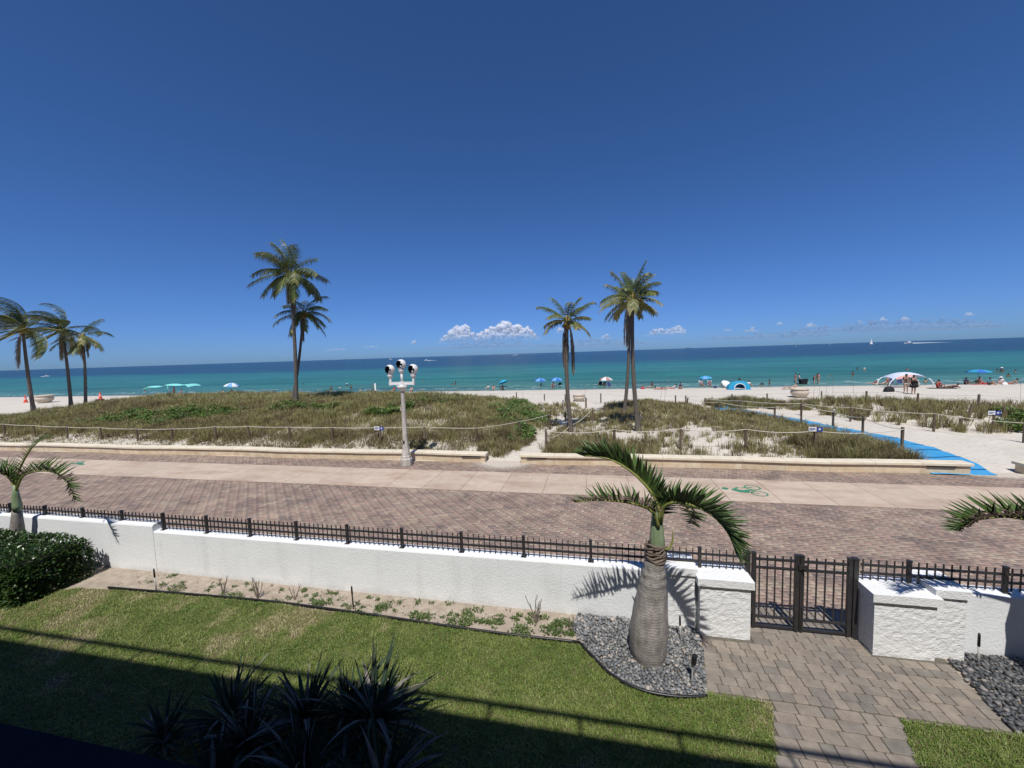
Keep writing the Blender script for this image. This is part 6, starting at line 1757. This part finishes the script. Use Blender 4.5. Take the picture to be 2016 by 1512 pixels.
planter(1140, 790, .82, 'round cast stone planter bowl behind the small golden palm')
M_SIGNW = mat('sign_white', (.7, .7, .66), rough=.6)
for x, lab in ((734, 'brown wooden post beside the narrow white marker'), (740, 'narrow white marker board at the beach edge')):
    p_ = og(x, 776); t = thing('beach_marker', lab, 'sign', p_)
    q = MB(); q.tube([(0, 0, -.2), (0, 0, 1.5)], .05, 6); q.build('post', M_POST, t)
    if x == 740: q = MB(); q.box(-.12, .12, -.08, -.055, .5, 1.55); q.build('board', M_SIGNW, t)
# ---- bathers in the water
bath = [(57, 776, 'n', 'lone bather off the far end of the beach beyond the traffic cones'), (285, 772, 'n', 'bather in the sea left of the aqua sunshade'), (598, 758, 'n', 'lone bather in the sea right of the tallest palm trunk'),
        (652, 767, 'n', 'bather wading at the edge of the sea left of the bather in white'), (669, 764, 'w', 'bather in a white top left of the lamp post'), (683, 759, 'h', 'bather in a white hat left of the lamp post'),
        (691, 764, 'n', 'bather close beside the one in a white hat left of the lamp post'), (834, 751, 'n', 'lone bather in deeper water just right of the lamp globes'),
        (891, 758, 'n', 'left bather of the close pair between lamp post and cyan umbrella'), (897, 757, 'n', 'right bather of the close pair between lamp post and cyan umbrella'),
        (1702, 729, 'h', 'bather in a white hat in the sea left of the arched sunshade'), (1688, 727, 'n', 'bather beside the white hatted one left of the arched sunshade'), (1679, 739, 'n', 'bather nearest the sand left of the arched sunshade'),
        (1786, 728, 'n', 'bather whose head shows above the arched sunshade'), (1963, 731, 'n', 'bather beside a white hat beyond the flat blue umbrella'), (1972, 732, 'h', 'bather in a white hat beyond the flat blue umbrella'),
        (1999, 733, 'n', 'outermost bather beyond the flat blue umbrella'), (1985, 741, 'n', 'bather closest to the shore beyond the flat blue umbrella'),
        (1515, 757, 'n', 'bather at the water edge left of the pair in red and white'), (1822, 752, 'n', 'bather at the water edge right of the arched sunshade')]
for i, (x, y, k_, lab) in enumerate(bath):
    p_ = at(x, y, WATER_Z); d = (1.28 if i % 3 else 1.0)
    person(Vector((p_.x, p_.y, WATER_Z - d)), 'wade', 2.0 + i * 1.7, lab, [SK3, SK2, SK3][i % 3], WHT if k_ == 'w' else None, BLK, seed=50 + i, hat=WHT if k_ == 'h' else None, group='bathers in the sea')
# bake grown bodies into plain meshes
dg = bpy.context.evaluated_depsgraph_get()
for o in SKIN_BAKE:
    me = bpy.data.meshes.new_from_object(o.evaluated_get(dg))
    o.modifiers.clear(); o.data = me
    me.polygons.foreach_set('use_smooth', [True] * len(me.polygons))

# ================================================================== AT SEA
M_SAIL = mat('white_sail', (.85, .85, .85), rough=.7)
M_HULL = mat('white_hull', (.8, .8, .8), rough=.35)
def far(px_, k): 
    d = ray(px_, 690); d = Vector((d.x, d.y, 0)); kk_ = k / d.dot(Vector((c_f.x, c_f.y, 0)).normalized()) ; return Vector((d.x * kk_, d.y * kk_, WATER_Z))
def hull(q, L, B, H):
    st = [(-.5, .75, 1), (-.2, 1, 1), (.15, .9, 1.05), (.38, .5, 1.15), (.5, .03, 1.3)]
    vs = []
    for x, w, h in st:
        vs += [(x * L, -w * B / 2, H * h), (x * L * .96, -w * B * .3, -.2), (x * L * .96, w * B * .3, -.2), (x * L, w * B / 2, H * h)]
    fs = [(i * 4 + j_, i * 4 + j_ + 1, i * 4 + j_ + 5, i * 4 + j_ + 4) for i in range(4) for j_ in range(3)] + [(3, 2, 1, 0)] + [(i * 4 + 4, i * 4 + 7, i * 4 + 3, i * 4) for i in range(4)]
    q.add(vs, fs)
def sailboat(px_, k, L, label, rot):
    t = thing('sailboat', label, 'sailboat', far(px_, k), rot, 'sailboats on the horizon')
    q = MB(); hull(q, L, L * .28, L * .09); q.build('hull', M_HULL, t)
    q = MB(); q.tube([(L * .08, 0, 0), (L * .08, 0, L * 1.25)], L * .012, 6); q.build('mast', M_ALU, t)
    for nm, pts in (('mainsail', [(.06, 0, .16), (-.42, .02, .17), (.06, 0, 1.22)]), ('jib', [(.10, 0, .95), (.10, .05, .14), (.47, 0, .14)])):
        q = MB(); a, b_, c_ = [Vector(p_) * L for p_ in pts]; mid = (a + b_ + c_) / 3 + Vector((0, L * .05, 0))
        q.add([a, b_, c_, mid], [(0, 1, 3), (1, 2, 3), (2, 0, 3)]); q.build(nm, M_SAIL, t)
sailboat(1715, 900, 12, 'two sailed white sailboat, the largest under sail on the horizon', .6)
sailboat(1566, 1250, 10, 'slim sailboat on the horizon with its sail nearly edge on', 1.5)
sailboat(1633, 1900, 8, 'tiny sailboat on the horizon between two larger sails', .9)
def motorboat(px_, k, L, label, rot, wake):
    t = thing('motorboat', label, 'motorboat', far(px_, k), rot, 'motorboats at sea')
    q = MB(); hull(q, L, L * .3, L * .13); q.build('hull', M_HULL, t)
    q = MB(); q.bevbox(-.2 * L, .15 * L, -.1 * L, .1 * L, .13 * L, .27 * L, .03 * L); q.build('cabin', M_HULL, t)
    q = MB(); q.box(-.1 * L, .151 * L, -.102 * L, .102 * L, .18 * L, .23 * L); q.build('windscreen', M_BLK, t)
    if wake:
        q = MB(); n = 14; vs = []
        for i in range(n + 1):
            x = -.4 * L - wake * i / n; w = .1 * L + .18 * L * i / n; h = .06 * L * (1 - i / n) + .05
            vs += [(x, -w, .02), (x, 0, h), (x, w, .02)]
        q.add(vs, [(i * 3 + j_, i * 3 + j_ + 1, i * 3 + j_ + 4, i * 3 + j_ + 3) for i in range(n) for j_ in range(2)]); q.build('wake', M_FOAM, t)
motorboat(1788, 900, 17, 'speeding white motorboat with a long wake near the horizon', PI - .1, 70)
motorboat(86, 300, 3.2, 'small white motorboat off the far end of the beach', .4, 3)
motorboat(1015, 1500, 12, 'white motorboat alone on the horizon right of the lamp', .1, 10)
motorboat(768, 1300, 10, 'white boat on the horizon above the lamp globes', .3, 0)
motorboat(838, 560, 6, 'small white motorboat with a thin wake right of the lamp globes', PI, 14)
def ship(px_, k, L, label):
    t = thing('cargo_ship', label, 'ship', far(px_, k), YAW, 'ships on the horizon')
    q = MB(); hull(q, L, L * .15, L * .06); q.build('hull', mat('dark_hull', (.05, .07, .10), rough=.6), t)
    q = MB(); q.box(-.45 * L, -.3 * L, -.06 * L, .06 * L, .05 * L, .17 * L); q.build('bridge', mat('ship_grey', (.25, .28, .32), rough=.6), t)
ship(1356, 6000, 95, 'dark ship on the horizon right of the leaning palms'); ship(680, 6000, 70, 'small dark ship on the horizon left of the lamp')

# ================================================================== CLOUDS
def cloud_material(name, dens, alb, feather):
    """white scatterer that thins out by noise, its base faded to imitate haze"""
    m, nt, b = nodes_of(name)
    L = nt.links.new
    d0 = nt.nodes.new('ShaderNodeBsdfDiffuse'); d0.inputs[0].default_value = (*alb, 1)
    tl = nt.nodes.new('ShaderNodeBsdfTranslucent'); tl.inputs[0].default_value = (*alb, 1)
    d = nt.nodes.new('ShaderNodeMixShader'); d.inputs[0].default_value = .4; L(d0.outputs[0], d.inputs[1]); L(tl.outputs[0], d.inputs[2])
    at_ = nt.nodes.new('ShaderNodeAttribute'); at_.attribute_name = 'tone'
    tc = nt.nodes.new('ShaderNodeTexCoord')
    nz = N(nt, 'ShaderNodeTexNoise'); nz.inputs['Scale'].default_value = .0045; nz.inputs['Detail'].default_value = 6; nz.inputs['Roughness'].default_value = .7; L(tc.outputs['Object'], nz.inputs['Vector'])
    m1 = N(nt, 'ShaderNodeMapRange'); L(nz.outputs['Fac'], m1.inputs[0]); m1.inputs[1].default_value = .5 - feather; m1.inputs[2].default_value = .5 + feather * .7
    m2 = N(nt, 'ShaderNodeMath', operation='MULTIPLY'); L(m1.outputs[0], m2.inputs[0]); L(at_.outputs['Fac'], m2.inputs[1])
    m3 = N(nt, 'ShaderNodeMath', operation='MULTIPLY'); L(m2.outputs[0], m3.inputs[0]); m3.inputs[1].default_value = dens
    tr = nt.nodes.new('ShaderNodeBsdfTransparent'); mx = nt.nodes.new('ShaderNodeMixShader'); L(m3.outputs[0], mx.inputs[0])
    L(tr.outputs[0], mx.inputs[1]); L(d.outputs[0], mx.inputs[2]); L(mx.outputs[0], nt.nodes['Material Output'].inputs[0])
    return m
M_CL1 = cloud_material('cumulus', .82, (.97, .97, .98), .55)
M_CL1V = cloud_material('cumulus_veil', .22, (.97, .97, .98), .35)
M_CL2 = cloud_material('thin_cumulus', .40, (.95, .96, .98), .5)
M_CL2V = cloud_material('thin_cumulus_veil', .16, (.95, .96, .98), .35)
M_CL3 = cloud_material('grey_cloud_bank', .20, (.50, .52, .62), 1.2)
def cloud(outline, base_y, k, m, label, seed, lumps=90, rough=.5, vox=.75):
    """cumulus heaped over a flat base: lumps fused into one skin and roughened, at distance k"""
    r = np.random.default_rng(seed)
    xs = np.array([o_[0] for o_ in outline], float); tp = np.array([o_[1] for o_ in outline], float)
    sc = k / F_PX
    x_c = (xs[0] + xs[-1]) / 2
    o3 = CAM + ray(x_c, base_y) * k
    Vs, Fs = [], []
    cnt = 0
    # a low continuous body, then heaped lumps
    items = [(x, None) for x in np.linspace(xs[0] + .5, xs[-1] - .5, max(6, int((xs[-1] - xs[0]) / 1.6)))] + [(r.uniform(xs[0], xs[-1]), 1) for _ in range(lumps)]
    for i, (x, kind) in enumerate(items):
        top = np.interp(x, xs, tp); bb = base_y + (x - x_c) * -.0327
        h = max(bb - top, .8)
        if kind is None:
            rad = max(1.3, h * .3); y = bb - rad * .5
        else:
            y = bb - h * r.uniform(.1, 1) ** .7
            rad = max(.9, min(h * .36, (y - top) * .7 + h * .12)) * r.uniform(.35, 1.0)
            y = max(y, top + rad * .7)
        c_ = CAM + ray(x, y) * (k * (1 + r.uniform(-.006, .006) * min(h, 20) / 10))
        v = ico1V * np.array([rad * 1.15, rad, rad]) * sc
        Vs.append(v + np.array(c_) - np.array(o3)); Fs.append(ico1F + cnt); cnt += len(ico1V)
    me0 = bpy.data.meshes.new('tmp'); me0.from_pydata([tuple(p_) for p_ in np.concatenate(Vs)], [], [tuple(int(j_) for j_ in f_) for f_ in np.concatenate(Fs)])
    ob = bpy.data.objects.new('tmp', me0); COL.objects.link(ob)
    rm = ob.modifiers.new('r', 'REMESH'); rm.mode = 'VOXEL'; rm.voxel_size = vox * sc
    me = bpy.data.meshes.new_from_object(ob.evaluated_get(bpy.context.evaluated_depsgraph_get()))
    bpy.data.objects.remove(ob)
    nv = len(me.vertices)
    P = np.empty(nv * 3, np.float32); me.vertices.foreach_get('co', P); P = P.reshape(-1, 3)
    Nn = np.empty(nv * 3, np.float32); me.vertices.foreach_get('normal', Nn); Nn = Nn.reshape(-1, 3)
    Q = P / sc
    d = np.array([mnoise.fractal(Vector(p_ * .13 + seed), 1.1, 2.1, 4) + .25 * abs(mnoise.noise(Vector(p_ * .30 + seed))) for p_ in Q.astype(float)])
    P = P + Nn * (d * rough * 3.0 * sc)[:, None]
    hz_ = (Q[:, 2] - Q[:, 2].min()) / max(1e-3, Q[:, 2].max() - Q[:, 2].min())
    den = np.clip((hz_ - .04) / .50, 0, 1) ** 1.4 if m.name != 'grey_cloud_bank' else np.ones(nv)  # lower part turned transparent, imitating haze over the cloud base
    def skin(name, P, m, keep_one):
        me2 = me.copy(); me2.name = name
        me2.vertices.foreach_set('co', np.ascontiguousarray(P, dtype=np.float32).ravel())
        a_ = me2.attributes.new('tone', 'FLOAT', 'POINT'); a_.data.foreach_set('value', np.ascontiguousarray(den, dtype=np.float32))
        me2.polygons.foreach_set('use_smooth', [True] * len(me2.polygons)); me2.materials.clear(); me2.materials.append(m); me2.update()
        bm = bmesh.new(); bm.from_mesh(me2); bm.verts.ensure_lookup_table()
        seen = set(); best = []
        for v in bm.verts:
            if v.index in seen: continue
            st = [v]; seen.add(v.index); comp = []
            while st:
                w = st.pop(); comp.append(w)
                for e in w.link_edges:
                    o_ = e.other_vert(w)
                    if o_.index not in seen: seen.add(o_.index); st.append(o_)
            if len(comp) > len(best): best = comp
        bs = set(best)
        bmesh.ops.delete(bm, geom=[v for v in bm.verts if v not in bs], context='VERTS')
        bm.to_mesh(me2); bm.free()
        o_ = bpy.data.objects.new(name, me2); COL.objects.link(o_)
        return o_
    o = skin('cloud', P, m, True); o.location = o3
    tag(o, label, 'cloud', 'clouds over the horizon')
    vm = {'cumulus': M_CL1V, 'thin_cumulus': M_CL2V}.get(m.name)
    if vm:
        amp = 1.6 if m.name == 'cumulus' else .8
        for lay in (1,):
            d2 = np.array([mnoise.fractal(Vector(p_ * .22 + seed + lay * 7), .7, 2.2, 5) for p_ in Q.astype(float)])
            o_ = skin('veil', P + Nn * ((lay * .45 + d2 * 1.0) * amp * sc)[:, None], vm, True); o_.parent = o
cloud([(862, 671), (880, 655), (897, 642), (916, 640), (926, 654), (940, 655), (958, 648), (975, 640), (990, 632), (1008, 638), (1024, 641), (1040, 643), (1052, 655), (1068, 668)], 672, 14000, M_CL1, 'large white cumulus cloud heaped above the horizon', 1, 120, .6, .7)
cloud([(1094, 652), (1102, 644), (1110, 648), (1118, 655)], 657, 14000, M_CL2, 'small white cloud showing behind the small golden palm crown', 2, 26)
cloud([(1262, 662), (1285, 650), (1300, 645), (1318, 648), (1335, 641), (1350, 650)], 661, 15000, M_CL2, 'flat white cumulus right of the leaning palm trunks', 3, 60)
for i, (x, y, w, h, lab) in enumerate([(1432, 652, 16, 5, 'smallest white puff of cloud in the row right of the palms'), (1480, 654, 34, 10, 'low pale puff of cloud above the open sea'), (1535, 640, 14, 6, 'little pale cloud left of the brighter puff'),
                                       (1596, 645, 24, 10, 'bright small puff of cloud over the slim sailboat'), (1690, 637, 26, 8, 'faint puff of cloud over the largest sailboat'), (1738, 632, 20, 8, 'small round cloud left of its twin over the motorboat'),
                                       (1782, 631, 20, 9, 'small round cloud right of its twin over the motorboat'), (1908, 622, 30, 8, 'slanting wisp of cloud high on the right'), (1192, 668, 24, 10, 'pale puff of cloud left of the leaning palm trunk'),
                                       (730, 684, 26, 4, 'faint thin cloud left of the lamp'), (660, 690, 40, 5, 'faint long cloud low over the sea left of the lamp'), (815, 678, 12, 8, 'tiny upright cloud just right of the lamp')]):
    cloud([(x - w / 2, y - h * .2), (x - w * .2, y - h * .8), (x + w * .1, y - h), (x + w / 2, y - h * .3)], y, 15000, M_CL2, lab, 10 + i, 22, .35, .5)
for i, (x, y, w, h, lab) in enumerate([(1800, 648, 480, 24, 'long grey cloud bank on the right above the horizon'), (1540, 664, 300, 14, 'thin grey cloud bank under the row of puffs'), (1180, 680, 260, 16, 'grey haze of cloud under the white cumulus'), (960, 684, 240, 16, 'grey base of cloud under the large cumulus')]):
    cloud([(x - w / 2, y - 1), (x - w * .2, y - h * .7), (x, y - h), (x + w * .3, y - h * .8), (x + w / 2, y - 1)], y, 17000, M_CL3, lab, 40 + i, 120, .35, 1.1)
